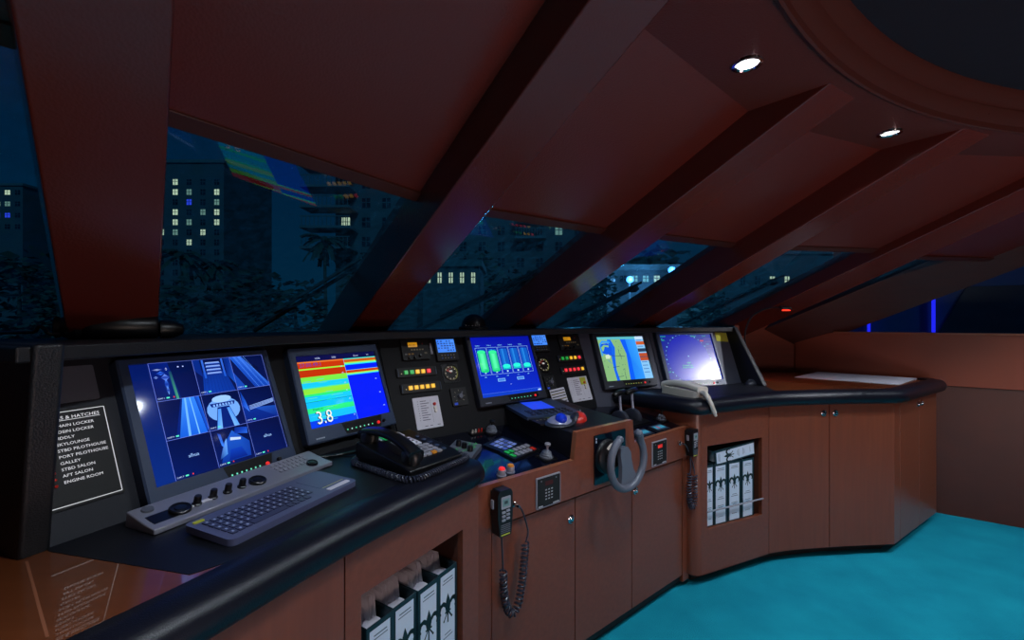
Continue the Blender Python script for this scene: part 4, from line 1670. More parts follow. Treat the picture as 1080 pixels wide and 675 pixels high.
# grey knob panel with green marks
o, w, h = desk_unit('searchlight_control', 'grey control unit with black knobs and green markings behind the worktop end', 'control unit', [(468, 477), (499, 482), (517, 471), (492, 465)], .022, 'grey')
m = Pic(w, h, 0, 0, .0222)
for x, y in ((.25, .2), (.35, .45), (.55, .3), (.5, .75), (.75, .6), (.7, .85)):
    m.line(x, y, x + .12, y + .12, .003, (60, 220, 90), 1)
    m.line(x + .12, y + .12, x + .02, y + .18, .003, (60, 220, 90), 1)
m.build('markings', M_['ink'], o)
for x, y in ((.25, .62), (.5, .55), (.78, .42)):
    m = MB()
    m.lathe([(.011, .022), (.010, .040), (.008, .043), (.001, .0435)], 16, M=T(w * x, h * y, 0))
    m.build('knob', M_['black'], o, smooth=40)
p = dpt(503, 457)
o = thing('toggle_switch_plate', 'small black plate with red toggles below the left alarm plate', 'switch plate', DW @ T(p[0], p[1], 0))
m = MB()
m.rbox(-.035, .035, -.018, .018, 0, .006, .003)
m.build('plate', M_['black'], o, bevel=.001)
for q in range(4):
    m = MB()
    m.lathe([(.004, .006), (.003, .020), (.001, .021)], 10, M=T(-.024 + q * .016, 0, 0))
    m.build('toggle', M_['red' if q > 1 else 'cream'], o)
q = [dpt(*p) for p in ((511, 494), (521.5, 490), (519, 484), (511, 486))]
m = MB()
m.prism(q, 0.0002, .0009)
p = m.build('desk_sticker', mat('teal_sticker', (8, 84, 84), .5))
p.matrix_world = DW
tag(p, 'small teal sticker on the control desk beside the padded worktop end', 'sticker')

# throttle levers
p = dpt(668, 446)
o = thing('throttle_unit', 'black twin-lever throttle unit right of the wheel pod', 'throttle', DW @ T(p[0] - .02, p[1] + .03, 0) @ Matrix.Scale(1.12, 4))
m = MB()
m.prism([(-.09, -.07), (.09, -.07), (.10, .07), (-.10, .07)], 0, .012)
m.build('base_plate', M_['black'], o, bevel=.003)
for k_, x in enumerate((-.045, .045)):
    m = MB()
    for i in range(13):
        pass
    X = fm((x, 0, .010), (0, 0, 1), (0, 1, 0), (-1, 0, 0)) @ T(0, 0, -.014)
    m.lathe([(.001, 0), (.040, 0), (.046, .004), (.046, .024), (.040, .028), (.001, .028)], 32, M=X)
    m.build('quadrant_drum', M_['bezel2'], o, smooth=40)
    m = MB()
    dx = .03
    m.tube([(x, .0, .04), (x + .010, .020, .085), (x + .018, .034, .122)], [.0065, .0055, .0055], 10)
    lv = m.build('lever', M_['silver'], o, smooth=50)
    m = MB()
    m.tube([(x - .035, .026, .122), (x - .030, .028, .124), (x + .018, .036, .128), (x + .058, .042, .128), (x + .062, .043, .127)], [.007, .012, .013, .012, .006], 12)
    m.build('grip', M_['black'], lv, smooth=60)
for px, py, lb, r in ((695, 453, 'small unit with lit cyan keys at the right of the control desk', 1), (678, 458.5, 'small unit with lit cyan face just right of the steering wheel', 0)):
    p = dpt(px, py)
    o = thing('thruster_keypad', lb, 'keypad', DW @ T(p[0], p[1], 0), 'thruster units')
    m = MB()
    m.rbox(-.05, .05, -.032, .032, 0, .012, .006)
    m.build('housing', M_['bezel2'], o, bevel=.002)
    m = Pic(.1, .064, -.05, -.032, .0122)
    m.rect(.10, .22, .90, .84, (24, 84, 120), 1)
    for q in range(4):
        m.rect(.15 + q * .19, .34, .28 + q * .19, .70, (60, 150, 175) if q != 1 or not r else (170, 80, 100), 2)
    m.build('lit_keys', M_['lamp'], o)

# ------------------------------------------------------------------ on the wheel pod
o, w, h = desk_unit('display_control_unit', 'charcoal control unit with small blue screen and keys on the wheel pod', 'control unit', [(528, 424), (555.6, 440), (594, 428.5), (564, 415)], .014, 'bezel', PM, r=.006)
m = Pic(w, h, 0, 0, .0142)
m.poly([(.14, .30), (.62, .30), (.62, .72), (.14, .72)][::1], (30, 70, 235), 1)
m.build('screen', M_['lamp'], o)
m = MB()
for r in range(3):
    for c in range(7):
        m.rbox(w * (.66 + r * .10), w * (.72 + r * .10), h * (.12 + c * .115), h * (.19 + c * .115), .014, .017, .002)
m.build('keys', M_['bezel2'], o)
o, w, h = desk_unit('tank_label_strip', 'low olive and cream label strip in front of the charcoal control unit', 'label strip', [(556.5, 441.5), (573, 447.5), (604, 436), (593, 431)], .006, 'black', PM)
m = Pic(w, h, 0, 0, .0062)
m.rect(.25, .32, .92, .92, (96, 112, 40), 1)
for q in range(4):
    m.disc(.45, .08 + q * .08, .0045, (220, 200, 130), 2)
m.build('print', M_['ink'], o)
# trackball mouse
p = hit(590, 447, PM)
o = thing('trackball_mouse', 'silver trackball mouse with bright blue ball on the wheel pod', 'trackball', PM @ T(p[0], p[1], 0) @ RZ(14) @ Matrix.Diagonal((1.3, 1.3, 1.25, 1)))
m = MB()
prof = [(math.cos(R(a)), math.sin(R(a))) for a in range(0, 91, 10)]
m.lathe([(c * 1.0, s_ * 1.0) for c, s_ in prof], 32, M=Matrix.Diagonal((.050, .040, .028, 1)))
m.lathe([(c * 1.0, s_ * 1.0) for c, s_ in prof], 32, M=T(.036, .010, 0) @ Matrix.Diagonal((.052, .026, .019, 1)))
m.build('body', M_['pearl'], o, smooth=70)
m = MB()
m.ball((-.016, -.014, .024), .0195)
b = m.build('ball', M_['blueball'], o, smooth=70)
b['label'] = 'glossy bright blue ball'
m = MB()
m.lathe([(1.0, 0), (1.05, .1), (.9, .35)], 32, M=T(.004, .001, 0) @ Matrix.Diagonal((.060, .042, .030, 1)))
m.build('skirt', M_['bezel2'], o, smooth=70)
p = hit(612, 443, PM)
o = thing('computer_mouse', 'black and red computer mouse beside the blue-balled trackball', 'mouse', PM @ T(p[0], p[1] + .01, 0) @ RZ(-55) @ Matrix.Diagonal((1.12, 1.15, 1.0, 1)))
m = MB()
m.lathe(prof, 28, M=Matrix.Diagonal((.032, .052, .033, 1)))
m.build('shell', M_['red'], o, smooth=70)
m = MB()
m.lathe(prof, 28, M=T(-.008, -.012, .0) @ Matrix.Diagonal((.027, .042, .034, 1)))
m.build('palm_rest', M_['bezel2'], o, smooth=70)
m = MB()
m.lathe([(.001, 0), (.008, 0), (.008, .005), (.001, .005)], 16, M=fm((.0, .036, .026), (0, 1, 0), (0, 0, 1), (1, 0, 0)) @ T(0, 0, -.0025))
m.build('scroll_wheel', M_['grey'], o)

# ------------------------------------------------------------------ on the left worktop
ZT = .906
K = T(-.548, 1.059, ZT) @ RZ(68.3) @ Matrix.Rotation(R(3), 4, 'X')
o = thing('wireless_keyboard', 'slate blue wireless keyboard with touchpad on the black worktop', 'keyboard', K)
m = MB()
m.rbox(-.178, .178, -.072, .072, .004, .018, .014)
m.build('case', M_['kb'], o, bevel=.003, seg=3)
m = MB()
for r in range(5):
    x = -.160
    y = -.052 + r * .0195
    row = [.0155] * 14 if r else [.0155, .0155, .0155, .09, .0155, .0155, .0155, .0155]
    for wk in row:
        m.rbox(x, x + wk - .0022, y, y + .0168, .018, .0205, .002, k=2)
        x += wk + .0006
m.build('keys', M_['key'], o)
m = MB()
m.z0 = .0207
random.seed(3)
for r in range(5):
    for c in range(14 if r else 3):
        m.rect(-.156 + c * .0161, -.047 + r * .0195, -.152 + c * .0161, -.041 + r * .0195, (190, 196, 225), 1)
m.build('key_legends', M_['ink'], o)
m = MB()
m.rbox(.088, .165, -.030, .055, .018, .0186, .005)
m.build('touchpad', M_['kb'], o)
m = MB()
m.z0 = .0186
m.line(.092, -.034, .163, -.034, .0022, (210, 200, 110), 1)
m.build('yellow_line', M_['ink'], o)
m = MB()
m.rbox(.092, .163, -.060, -.046, .018, .0195, .003)
m.build('click_bar', M_['paper'], o)
m = MB()
m.rbox(-.168, -.146, .050, .060, .018, .0200, .004)
m.build('power_switch', M_['yellow'], o)

# camera controller
KM = T(-.735, .915, ZT) @ RZ(67.4)
o = thing('camera_controller', 'long silver camera control desk with black knobs below the camera monitor', 'controller', KM)
m = MB()
Lc = .485
vs = []
for x in (0, Lc):
    for y, z in ((0, 0), (0, .012), (.035, .018), (.098, .034), (.102, .0)):
        vs.append((x, y, z))
m.add(vs, [(4, 3, 2, 1, 0), (5, 6, 7, 8, 9)] + [(i, (i + 1) % 5, 5 + (i + 1) % 5, 5 + i) for i in range(5)])
m.build('case', M_['silver'], o, bevel=.003)
ca = math.atan2(.016, .063)
CT = fm((0, .035, .018), (1, 0, 0), (0, math.cos(ca), math.sin(ca)), (0, -math.sin(ca), math.cos(ca)))


def cpt(px, py):
    return hit(px, py, KM @ CT)


for px, py, r, nm in ((190, 538, .022, 'jog_dial'), (271.5, 508, .021, 'focus_dial'), (332, 491, .016, 'zoom_dial')):
    x, y = cpt(px, py)
    y = min(max(y, -.008), .042)
    x = min(x, Lc - .02)
    m = MB()
    m.lathe([(r, 0), (r, .006), (r * .9, .008), (r * .55, .006), (r * .5, .0075), (.001, .008)], 28, M=CT @ T(x, y, 0))
    m.build(nm, M_['black'], o, smooth=40)
for px, py in ((207.5, 532), (224.5, 525), (240, 519), (255, 513.5)):
    x, y = cpt(px, py)
    m = MB()
    m.lathe([(.0105, 0), (.0105, .003), (.008, .005), (.0075, .020), (.0065, .022), (.001, .0222)], 18, M=CT @ T(x, min(max(y, .0), .05), 0))
    m.build('knob', M_['black'], o, smooth=40)
m = MB()
for px, py in ((215, 540), (224, 537), (233, 533)):
    x, y = cpt(px, py)
    m.rbox(x - .012, x + .012, -.004, .006, 0, .003, .002, M=CT)
m.build('white_keys', M_['paper'], o)
m = MB()
for r in range(3):
    for c in range(8):
        m.rbox(.335 + c * .014, .345 + c * .014, .004 + r * .018, .016 + r * .018, 0, .003, .0015, M=CT, k=2)
for c in range(9):
    m.rbox(.16 + c * .018, .170 + c * .018, -.030, -.024, -.003, .001, .001, M=CT, k=2)
m.build('small_keys', M_['lgrey'], o)
m = MB()
m.box(.012, .075, -.020, .020, 0, .0012, M=CT)
m.build('dark_display', M_['black'], o)
m = MB()
m.lathe([(.012, 0), (.011, .004), (.001, .005)], 18, M=CT @ T(.03, .045, 0))
m.build('button_pad', M_['grey'], o)

# desk telephone
PH = fm((-.282, 1.238, ZT), (.6, .8, 0), (-.8, .6, 0), (0, 0, 1)) @ Matrix.Diagonal((1.03, 1.18, 1, 1))
o = thing('desk_telephone', 'black desk telephone with handset and grey keys under the sounder monitor', 'telephone', PH)
m = MB()
vs = []
for x in (0, .205):
    for y, z in ((0, 0), (0, .022), (.03, .034), (.215, .064), (.222, .055), (.222, 0)):
        vs.append((x, y, z))
m.add(vs, [(5, 4, 3, 2, 1, 0), tuple(range(6, 12))] + [(i, (i + 1) % 6, 6 + (i + 1) % 6, 6 + i) for i in range(6)])
m.build('base', M_['black'], o, bevel=.005, seg=3)
ta = math.atan2(.030, .185)
PT = fm((0, .03, .034), (1, 0, 0), (0, math.cos(ta), math.sin(ta)), (0, -math.sin(ta), math.cos(ta)))
for r in range(4):
    for c in range(4):
        m = MB()
        m.rbox(.078 + c * .021, .095 + c * .021, .004 + r * .017, .017 + r * .017, 0, .005, .003, M=PT, k=3)
        m.build('key', M_['orange' if (r == 0 and c == 2) else 'lgrey'], o)
m = MB()
m.rbox(.076, .150, .078, .132, 0, .003, .002, M=PT)
mk = m.build('memory_panel', M_['paper'], o)
m = MB()
for r in range(3):
    for c in range(4):
        m.rbox(.084 + c * .017, .090 + c * .017, .086 + r * .016, .091 + r * .016, .003, .0045, .001, M=PT, k=2)
m.build('memory_key', M_['bezel2'], mk)
m = MB()
m.rbox(.060, .150, .150, .185, 0, .002, .002, M=PT)
m.build('white_card', M_['paper'], o)
m = MB()
m.rbox(.070, .125, .148, .182, .002, .003, .002, M=PT)
m.build('green_label', M_['green'], o)
for q in range(5):
    m = MB()
    m.rbox(.166, .180, .010 + q * .026, .022 + q * .026, 0, .004, .003, M=PT, k=3)
    m.build('function_key', M_['bezel'], o)
# handset
m = MB()
hp = smooth3([(0, -.012, .018), (0, .005, .030), (0, .040, .042), (0, .090, .048), (0, .140, .042), (0, .178, .030), (0, .196, .018)], 5)
vs, fs = [], []
for i, p_ in enumerate(hp):
    t_ = i / (len(hp) - 1)
    e = abs(t_ - .5) * 2
    w_, h_ = .020 + .008 * e ** 3, .011 + .008 * e ** 3
    for a in range(12):
        c, s_ = math.cos(R(a * 30)), math.sin(R(a * 30))
        c, s_ = (abs(c) ** .6) * (1 if c > 0 else -1), (abs(s_) ** .6) * (1 if s_ > 0 else -1)
        vs.append((.036 + w_ * c, p_.y, p_.z + h_ * s_))
for i in range(len(hp) - 1):
    for a in range(12):
        fs.append((i * 12 + a, i * 12 + (a + 1) % 12, (i + 1) * 12 + (a + 1) % 12, (i + 1) * 12 + a))
fs += [tuple(range(12))[::-1], tuple(range((len(hp) - 1) * 12, len(hp) * 12))]
m.add(vs, fs, M=PT)
m.lathe([(.026, -.004), (.027, .020), (.022, .030)], 20, M=PT @ T(.036, .006, 0))
m.lathe([(.026, -.004), (.027, .020), (.022, .030)], 20, M=PT @ T(.036, .176, 0))
m.build('handset', M_['black'], o, smooth=60)
m = MB()
coil(m, [(.02, .225, .012), (-.02, .200, .009), (-.024, .14, .009), (-.026, .06, .009), (-.022, -.004, .009), (.0, -.024, .009), (.06, -.022, .009), (.13, -.016, .009), (.19, -.012, .009), (.222, .0, .009), (.228, .03, .009)], .0075, .0026, 62)
m.build('coiled_cord', M_['cord'], o, smooth=60)

# leads lying behind the telephone
m = MB()
m.tube(smooth3([(-.66, 1.36, ZT + .005), (-.60, 1.40, ZT + .012), (-.56, 1.45, ZT + .006), (-.50, 1.47, ZT + .012), (-.47, 1.56, ZT + .005), (-.44, 1.66, ZT + .005)]), .005, 8)
p = m.build('black_cable', M_['black'])
tag(p, 'loose black cable lying between the telephone and the console', 'cable')

# ------------------------------------------------------------------ binders
def fleur(P, cx, cy, h, col, lv=3):
    """heraldic lily in metres on a Pic whose W = H = 1"""
    w = h * .5
    P.poly([(cx, cy + h * .5), (cx + w * .20, cy + h * .25), (cx + w * .16, cy + h * .05), (cx + w * .07, cy - h * .10), (cx - w * .07, cy - h * .10), (cx - w * .16, cy + h * .05), (cx - w * .20, cy + h * .25)], col, lv)
    for s_ in (1, -1):
        seg = [(.10, -.08), (.22, .14), (.46, .24), (.74, .20), (.86, .04), (.76, -.06)]
        for (x0, y0), (x1, y1), t in zip(seg[:-1], seg[1:], (.09, .13, .14, .12, .08)):
            P.line(cx + s_ * x0 * w, cy + y0 * h, cx + s_ * x1 * w, cy + y1 * h, t * h, col, lv)
            P.disc(cx + s_ * x1 * w, cy + y1 * h, t * h * .5, col, lv, n=8)
        P.line(cx + s_ * .05 * w, cy - .12 * h, cx + s_ * .40 * w, cy - .36 * h, .05 * h, col, lv)
        P.disc(cx + s_ * .40 * w, cy - .36 * h, .04 * h, col, lv, n=8)
    P.rect(cx - .30 * w, cy - .14 * h, cx + .30 * w, cy - .08 * h, col, lv)
    P.line(cx, cy - .12 * h, cx, cy - .48 * h, .06 * h, col, lv)


M_['cover'] = mat('dark_green_binder', (12, 44, 54), .5)
M_['label'] = paint_mat('spine_label', .55)
INK = (14, 46, 52)


def binder(M, w, h, d, label, group, horiz=False):
    """ring binder: spine in the local xy plane facing +z, depth towards -z, top open"""
    o = thing('ring_binder', label, 'binder', M, group)
    m = MB()
    t = .003
    m.box(0, w, 0, h, -t, 0)
    m.box(0, t, 0, h, -d, -t)
    m.box(w - t, w, 0, h, -d, -t)
    m.build('cover', M_['cover'], o, bevel=.0012)
    m = MB()
    m.box(t + .006, w - t - .012, .006, h - .022, -d + .012, -.030)
    m.build('pages', M_['paper'], o)
    m = MB()
    m.tube([(w * .3 + .014 * math.cos(R(a)), h - .05, -.020 + .014 * math.sin(R(a))) for a in range(0, 361, 30)], .0012, 6)
    m.tube([(w * .3, .01, -.006), (w * .3, h - .01, -.006)], .004, 6)
    m.build('ring_mechanism', M_['chrome'], o)
    P = Pic(1, 1, 0, 0, .0003)
    a, b = w * .10, w * .86
    P.rect(a, h * .02, b, h * .965, (206, 220, 238), 1)
    if horiz:
        pass
    cx = (a + b) / 2
    ww = b - a
    P.rect(cx - ww * .30, h * .91, cx + ww * .34, h * .92, (90, 110, 130), 2)
    P.rect(cx - ww * .36, h * .885, cx + ww * .38, h * .893, (90, 110, 130), 2)
    fleur(P, cx, h * .66, min(h * .26, ww * 1.55), INK, 3)
    for y, l in ((.44, .22), (.41, .34), (.30, .3), (.27, .2), (.12, .26)):
        P.rect(cx - ww * l, h * y, cx + ww * l, h * y + .003, (96, 116, 136), 2)
    P.build('spine_label', M_['label'], o)
    return o


xs = [hit(px, py, WM)[0] for px, py in ((390, 667), (413.5, 649), (440, 631), (467, 615.6), (486.7, 599.8))]
LB = ['left shelf binder mostly hidden by the shelf edge', 'second binder in the left shelf, loose papers on top', 'third binder in the left shelf, full spine lily in view', 'rightmost binder in the left shelf against the shelf side']
wb = (xs[4] - xs[0]) / 4
for i in range(4):
    x = xs[0] + i * wb + .001
    o = binder(WM @ T(x, .2865, -.012 - (.004 if i % 2 else 0)), wb - .002, .335, .25, 'white-labelled ' + LB[i], 'binders in the left shelf')
    random.seed(40 + i)
    pg = MB()
    for q in range(7):
        xx = .008 + q * (wb - .02) / 7
        pg.add([(xx, .26, -.04), (xx + .002, .335 + random.uniform(.005, .035), -.05 - random.uniform(0, .02)), (xx + .004 + random.uniform(0, .01), .335 + random.uniform(.005, .03), -.22), (xx, .26, -.235)], [(0, 1, 2, 3)])
    sh = pg.build('loose_sheets', M_['paper'], o)
    so = sh.modifiers.new('sheet', 'SOLIDIFY')
    so.thickness = .003
xr = [hit(px, py, RM) for px, py in ((742, 495), (755.5, 492), (770, 490), (784.5, 487.5), (798, 485))]
LB = ['leftmost of the four upright binders in the right shelf', 'second upright binder from the left in the right shelf', 'third upright binder from the left in the right shelf', 'rightmost upright binder in the right shelf']
for i in range(4):
    x0, x1 = xr[i][0], xr[i + 1][0]
    x0 = max(x0, .042)
    binder(RM @ T(x0 + .002, .2865, -.014), x1 - x0 - .006, .315, .26, 'white-labelled ' + LB[i], 'binders in the right shelf')
binder(RM @ fm((.415, .615, -.016), (-.08, .996, 0), (-.996, -.08, 0), (0, 0, 1)), .078, .30, .25, 'white-labelled binder lying flat on top of the upright binders', 'binders in the right shelf')

# ------------------------------------------------------------------ on the right worktop
ZR = .942
q = [at(px, py, ZR + .002) for px, py in ((838, 397.5), (948, 405.5), (969, 398.8), (862, 392))]
m = MB()
m.prism(q, ZR, ZR + .002)
p = m.build('paper_chart', M_['paper'])
tag(p, 'large sheet of white chart paper lying on the varnished right worktop', 'paper')
# corded handset in its cradle
c = at(722, 417, ZR)
WP = fm((c[0], c[1], ZR), Vector((.40, -.916, 0)), Vector((.916, .40, 0)), (0, 0, 1))
o = thing('corded_telephone', 'cream corded telephone at the left end of the right worktop', 'telephone', WP)
m = MB()
m.rbox(-.135, .120, -.046, .046, 0, .040, .022)
m.build('cradle', M_['cream'], o, bevel=.012, seg=3)
m = MB()
hp = smooth3([(-.140, 0, .040), (-.11, 0, .052), (-.05, 0, .060), (.03, 0, .060), (.09, 0, .052), (.124, 0, .042)], 5)
vs, fs = [], []
for i, p_ in enumerate(hp):
    e = abs(i / (len(hp) - 1) - .5) * 2
    w_, h_ = .030 + .008 * e ** 3, .017 + .006 * e ** 3
    for a in range(12):
        cc, s_ = math.cos(R(a * 30)), math.sin(R(a * 30))
        vs.append((p_.x, w_ * (abs(cc) ** .6) * (1 if cc > 0 else -1), p_.z + h_ * (abs(s_) ** .6) * (1 if s_ > 0 else -1)))
for i in range(len(hp) - 1):
    for a in range(12):
        fs.append((i * 12 + a, i * 12 + (a + 1) % 12, (i + 1) * 12 + (a + 1) % 12, (i + 1) * 12 + a))
fs += [tuple(range(12))[::-1], tuple(range((len(hp) - 1) * 12, len(hp) * 12))]
m.add(vs, fs)
m.build('handset', M_['cream'], o, smooth=60)
m = MB()
m.rbox(-.03, .03, -.014, .014, .028, .034, .006)
m.build('blue_badge', M_['bezel'], o)
Wi = WP.inverted()


def wl_(px, py, z, d):
    y = d
    return Wi @ Vector(((px - 540) / FPX * d, d, z))


cp = []
for px, py, d in ((738, 415, 2.33), (741, 414.5, 2.27), (745, 417, 2.205), (749.5, 425, 2.195), (753, 434, 2.20), (755, 438.5, 2.205)):
    cp.append(Wi @ Vector(((px - 540) / FPX * d, d, EYE - (py - 337.5) / FPX * d)))
m = MB()
m.tube(smooth3(cp), [.013] * 20 + [.011] * 15 + [.008] * 6, 10)
m.tube([Vector(p_) + Vector((-.016, .010, -.006)) for p_ in smooth3(cp)[:34]], .008, 8)
m.build('hanging_cord', M_['cream'], o, smooth=60)
# small black mouse beside the cheek
c = at(800, 405.5, ZR)
o = thing('computer_mouse', 'small black mouse at the foot of the right console cheek', 'mouse', T(c[0] - .03, c[1] + .015, ZR) @ RZ(-60))
m = MB()
m.lathe(prof, 28, M=Matrix.Diagonal((.036, .062, .032, 1)))
m.build('shell', M_['bezel2'], o, smooth=70)
m = MB()
m.lathe([(.001, 0), (.007, 0), (.007, .005), (.001, .005)], 16, M=fm((0, -.035, .027), (0, 1, 0), (0, 0, 1), (1, 0, 0)) @ T(0, 0, -.0025))
m.build('scroll_wheel', M_['grey'], o)

# gooseneck chart lamp
def ray_at(px, py, d):
    return Vector(((px - 540) / FPX * d, d, EYE - (py - 337.5) / FPX * d))


g = [(786, 362, 3.06), (785.5, 356, 3.05), (787, 346, 3.03), (793, 334, 3.0), (804, 327, 2.97), (816, 324.5, 2.94), (824, 324.8, 2.92)]
base = ray_at(*g[0])
o = thing('gooseneck_lamp', 'thin black gooseneck lamp with glowing red head beside the right cheek', 'lamp', T(*base))
L_ = [ray_at(*q) - base for q in g]
m = MB()
m.tube(smooth3([tuple(L_[0] + Vector((0, 0, -.12)))] + [tuple(v) for v in L_]), .005, 8)
m.build('neck', M_['black'], o, smooth=60)
hd = L_[-1]
m = MB()
m.tube([hd + Vector((-.01, 0, .004)), hd + Vector((.0, 0, .003)), hd + Vector((.05, -.01, -.006)), hd + Vector((.056, -.011, -.007))], [.006, .013, .014, .010], 12)
m.build('head', M_['black'], o, smooth=60)
m = MB()
m.rbox(.004, .05, -.02, .002, -.019, -.012, .004, M=T(*hd))
b = m.build('red_lens', mat('red_lens', (200, 30, 20), .3, emit=((255, 50, 30), 2.5)), o)
ld = bpy.data.lights.new('red_glow', 'SPOT')
ld.energy, ld.color, ld.spot_size, ld.spot_blend, ld.shadow_soft_size = 2.2, (1, .10, .04), R(80), .8, .02
lo = bpy.data.objects.new('red_glow', ld)
COL.objects.link(lo)
lo.parent = o
lo.location = hd + Vector((.025, -.01, -.026))
lo.rotation_euler = (R(12), R(-12), 0)

# ------------------------------------------------------------------ on the dashboard
c = ray_at(112, 345, 1.12)
o = thing('handheld_searchlight', 'black ribbed cylindrical lamp lying on the dashboard at far left', 'searchlight', fm((c.x, c.y, 1.302 + .031), Vector((.80, .60, 0)), Vector((-.6, .8, 0)), (0, 0, 1)) @ Matrix.Diagonal((1.15, 1.35, 1.35, 1)))
XR = Matrix.Rotation(R(90), 4, 'Y')
m = MB()
m.lathe([(.001, -.035), (.016, -.035), (.021, -.030), (.023, -.02), (.023, .085), (.020, .09)], 24, M=XR)
m.build('barrel', M_['black'], o, smooth=40)
m = MB()
m.lathe([(.018, -.08), (.020, -.078), (.017, -.07), (.020, -.062), (.017, -.054), (.020, -.046), (.016, -.036)], 24, M=XR)
m.build('ribbed_grip', M_['blackm'], o, smooth=30)
m = MB()
m.lathe([(.012, .09), (.019, .094), (.018, .115), (.010, .135), (.001, .138)], 24, M=XR @ T(.006, 0, 0))
m.build('end_cap', M_['black'], o, smooth=40)
m = MB()
m.z0 = .0236
m.rect(.016, -.012, .034, -.002, (200, 200, 215), 1)
m.build('maker_badge', M_['ink'], o)
m = MB()
m.tube(smooth3([ray_at(2, 351, 1.02), ray_at(24, 350.5, 1.0), ray_at(36, 350, 1.0), ray_at(41, 344, 1.0), ray_at(47, 347, 1.0), ray_at(52, 352, 1.0), ray_at(62, 352.5, 1.02)]), .004, 8)
p = m.build('lamp_cable', M_['black'])
tag(p, 'thin black cable with a small loop at the left end of the dashboard', 'cable')
c = ray_at(499.5, 341, 2.25)
o = thing('magnetic_compass', 'black domed compass standing on the dashboard behind the tank monitor', 'compass', T(c.x, c.y, 1.30))
m = MB()
m.lathe([(.075, 0), (.075, .012), (.066, .018)], 28)
m.build('base', M_['blackm'], o, smooth=40)
m = MB()
m.lathe([(.062, .016)] + [(.062 * math.cos(R(a)), .018 + .062 * math.sin(R(a))) for a in range(0, 91, 10)], 28)
m.build('dome', M_['black'], o, smooth=60)
m = MB()
m.z0 = 0
for q in range(5):
    a = R(-120 + q * 15)
    m.box(.064 * math.cos(a) - .002, .064 * math.cos(a) + .002, .064 * math.sin(a) - .002, .064 * math.sin(a) + .002, .02, .026)
m.build('lubber_marks', M_['lgrey'], o)

# ================================================================== OUTSIDE, AT NIGHT
def far(px, py, d):
    return Vector(((px - 540) / FPX * d, d, EYE - (py - 337.5) / FPX * d))


M_['stucco'] = mat('night_stucco', (70, 80, 86), .9, vary=((50, 62, 70), (.4, .4, .4)))
M_['slab'] = mat('balcony_slab', (70, 86, 92), .9)
M_['dark'] = mat('dark_window', (16, 22, 40), .25)
M_['lit'] = mat('lit_window', (120, 130, 110), .5, emit=((226, 240, 200), .75))
M_['litdim'] = mat('dim_lit_window', (120, 130, 110), .5, emit=((150, 190, 170), .45))
M_['litblue'] = mat('blue_lit_window', (60, 80, 200), .5, emit=((50, 70, 230), .8))
M_['bluelamp'] = mat('blue_floodlight', (60, 120, 255), .5, emit=((90, 170, 255), 3.0))
M_['leaf'] = mat('night_leaf', (34, 60, 48), .8, vary=((20, 40, 36), (.7, .7, .7)))
M_['trunk'] = mat('night_trunk', (54, 52, 46), .9)
M_['turf'] = mat('night_ground', (40, 62, 66), .95, vary=((22, 40, 50), (.15, .15, .15)))
g = MB()
g.box(-160, 160, 6, 220, -4.2, -4)
struct('ground', g, M_['turf'])


def building(label, px0, px1, ytop, d, depth, rows, lit, yrow0, drow, cols, group=None, turn=0.0, sl=None, wsz=(.5, .5), ybot=345, wallm='stucco', name='apartment_building'):
    """facade between two pixel columns at distance d; lit = {(row, col): material}"""
    a, b = far(px0, ytop, d), far(px1, ytop, d)
    W = b.x - a.x
    top = a.z
    O = fm((a.x, d, 0), Vector((math.cos(R(turn)), math.sin(R(turn)), 0)), Vector((0, 0, 1)), Vector((math.sin(R(turn)), -math.cos(R(turn)), 0)))
    o = thing(name, label, 'building', O, group)
    m = MB()
    m.box(0, W, -4, top, -depth, 0)
    m.build('walls', M_[wallm], o)
    m = MB()
    m.box(-.25, W + .25, top, top + .5, -depth - .2, .25)
    m.build('parapet', M_['slab'], o)
    cw = W / cols
    rh = drow / FPX * d
    z0 = EYE - (yrow0 - 337.5) / FPX * d
    for r in range(rows):
        for c in range(cols):
            x = (c + .5) * cw
            z = z0 - r * rh
            mt = lit.get((r, c), 'dark')
            m = MB()
            hw, hh = cw * wsz[0] / 2, rh * wsz[1] / 2
            m.box(x - hw, x + hw, z - hh, z + hh, 0, .04)
            wdw = m.build('window', M_[mt], o)
            m = MB()
            m.box(x - .03, x + .03, z - hh, z + hh, .04, .08)
            m.box(x - hw, x + hw, z + .02, z + .08, .04, .08)
            m.build('mullion', M_['slab'], wdw)
    if sl:
        x0, x1, out, zs = sl
        for zz in zs:
            z = EYE - (zz - 337.5) / FPX * d
            m = MB()
            m.box(x0 * W, x1 * W, z - .12, z + .12, 0, out)
            bl = m.build('balcony', M_['slab'], o)
            m = MB()
            for q in range(12):
                x = x0 * W + (x1 - x0) * W * (q + .5) / 12
                m.box(x - .03, x + .03, z + .12, z + 1.05, out - .08, out - .02)
            m.box(x0 * W, x1 * W, z + 1.0, z + 1.1, out - .1, out)
            m.build('railing', M_['slab'], bl)
    return o


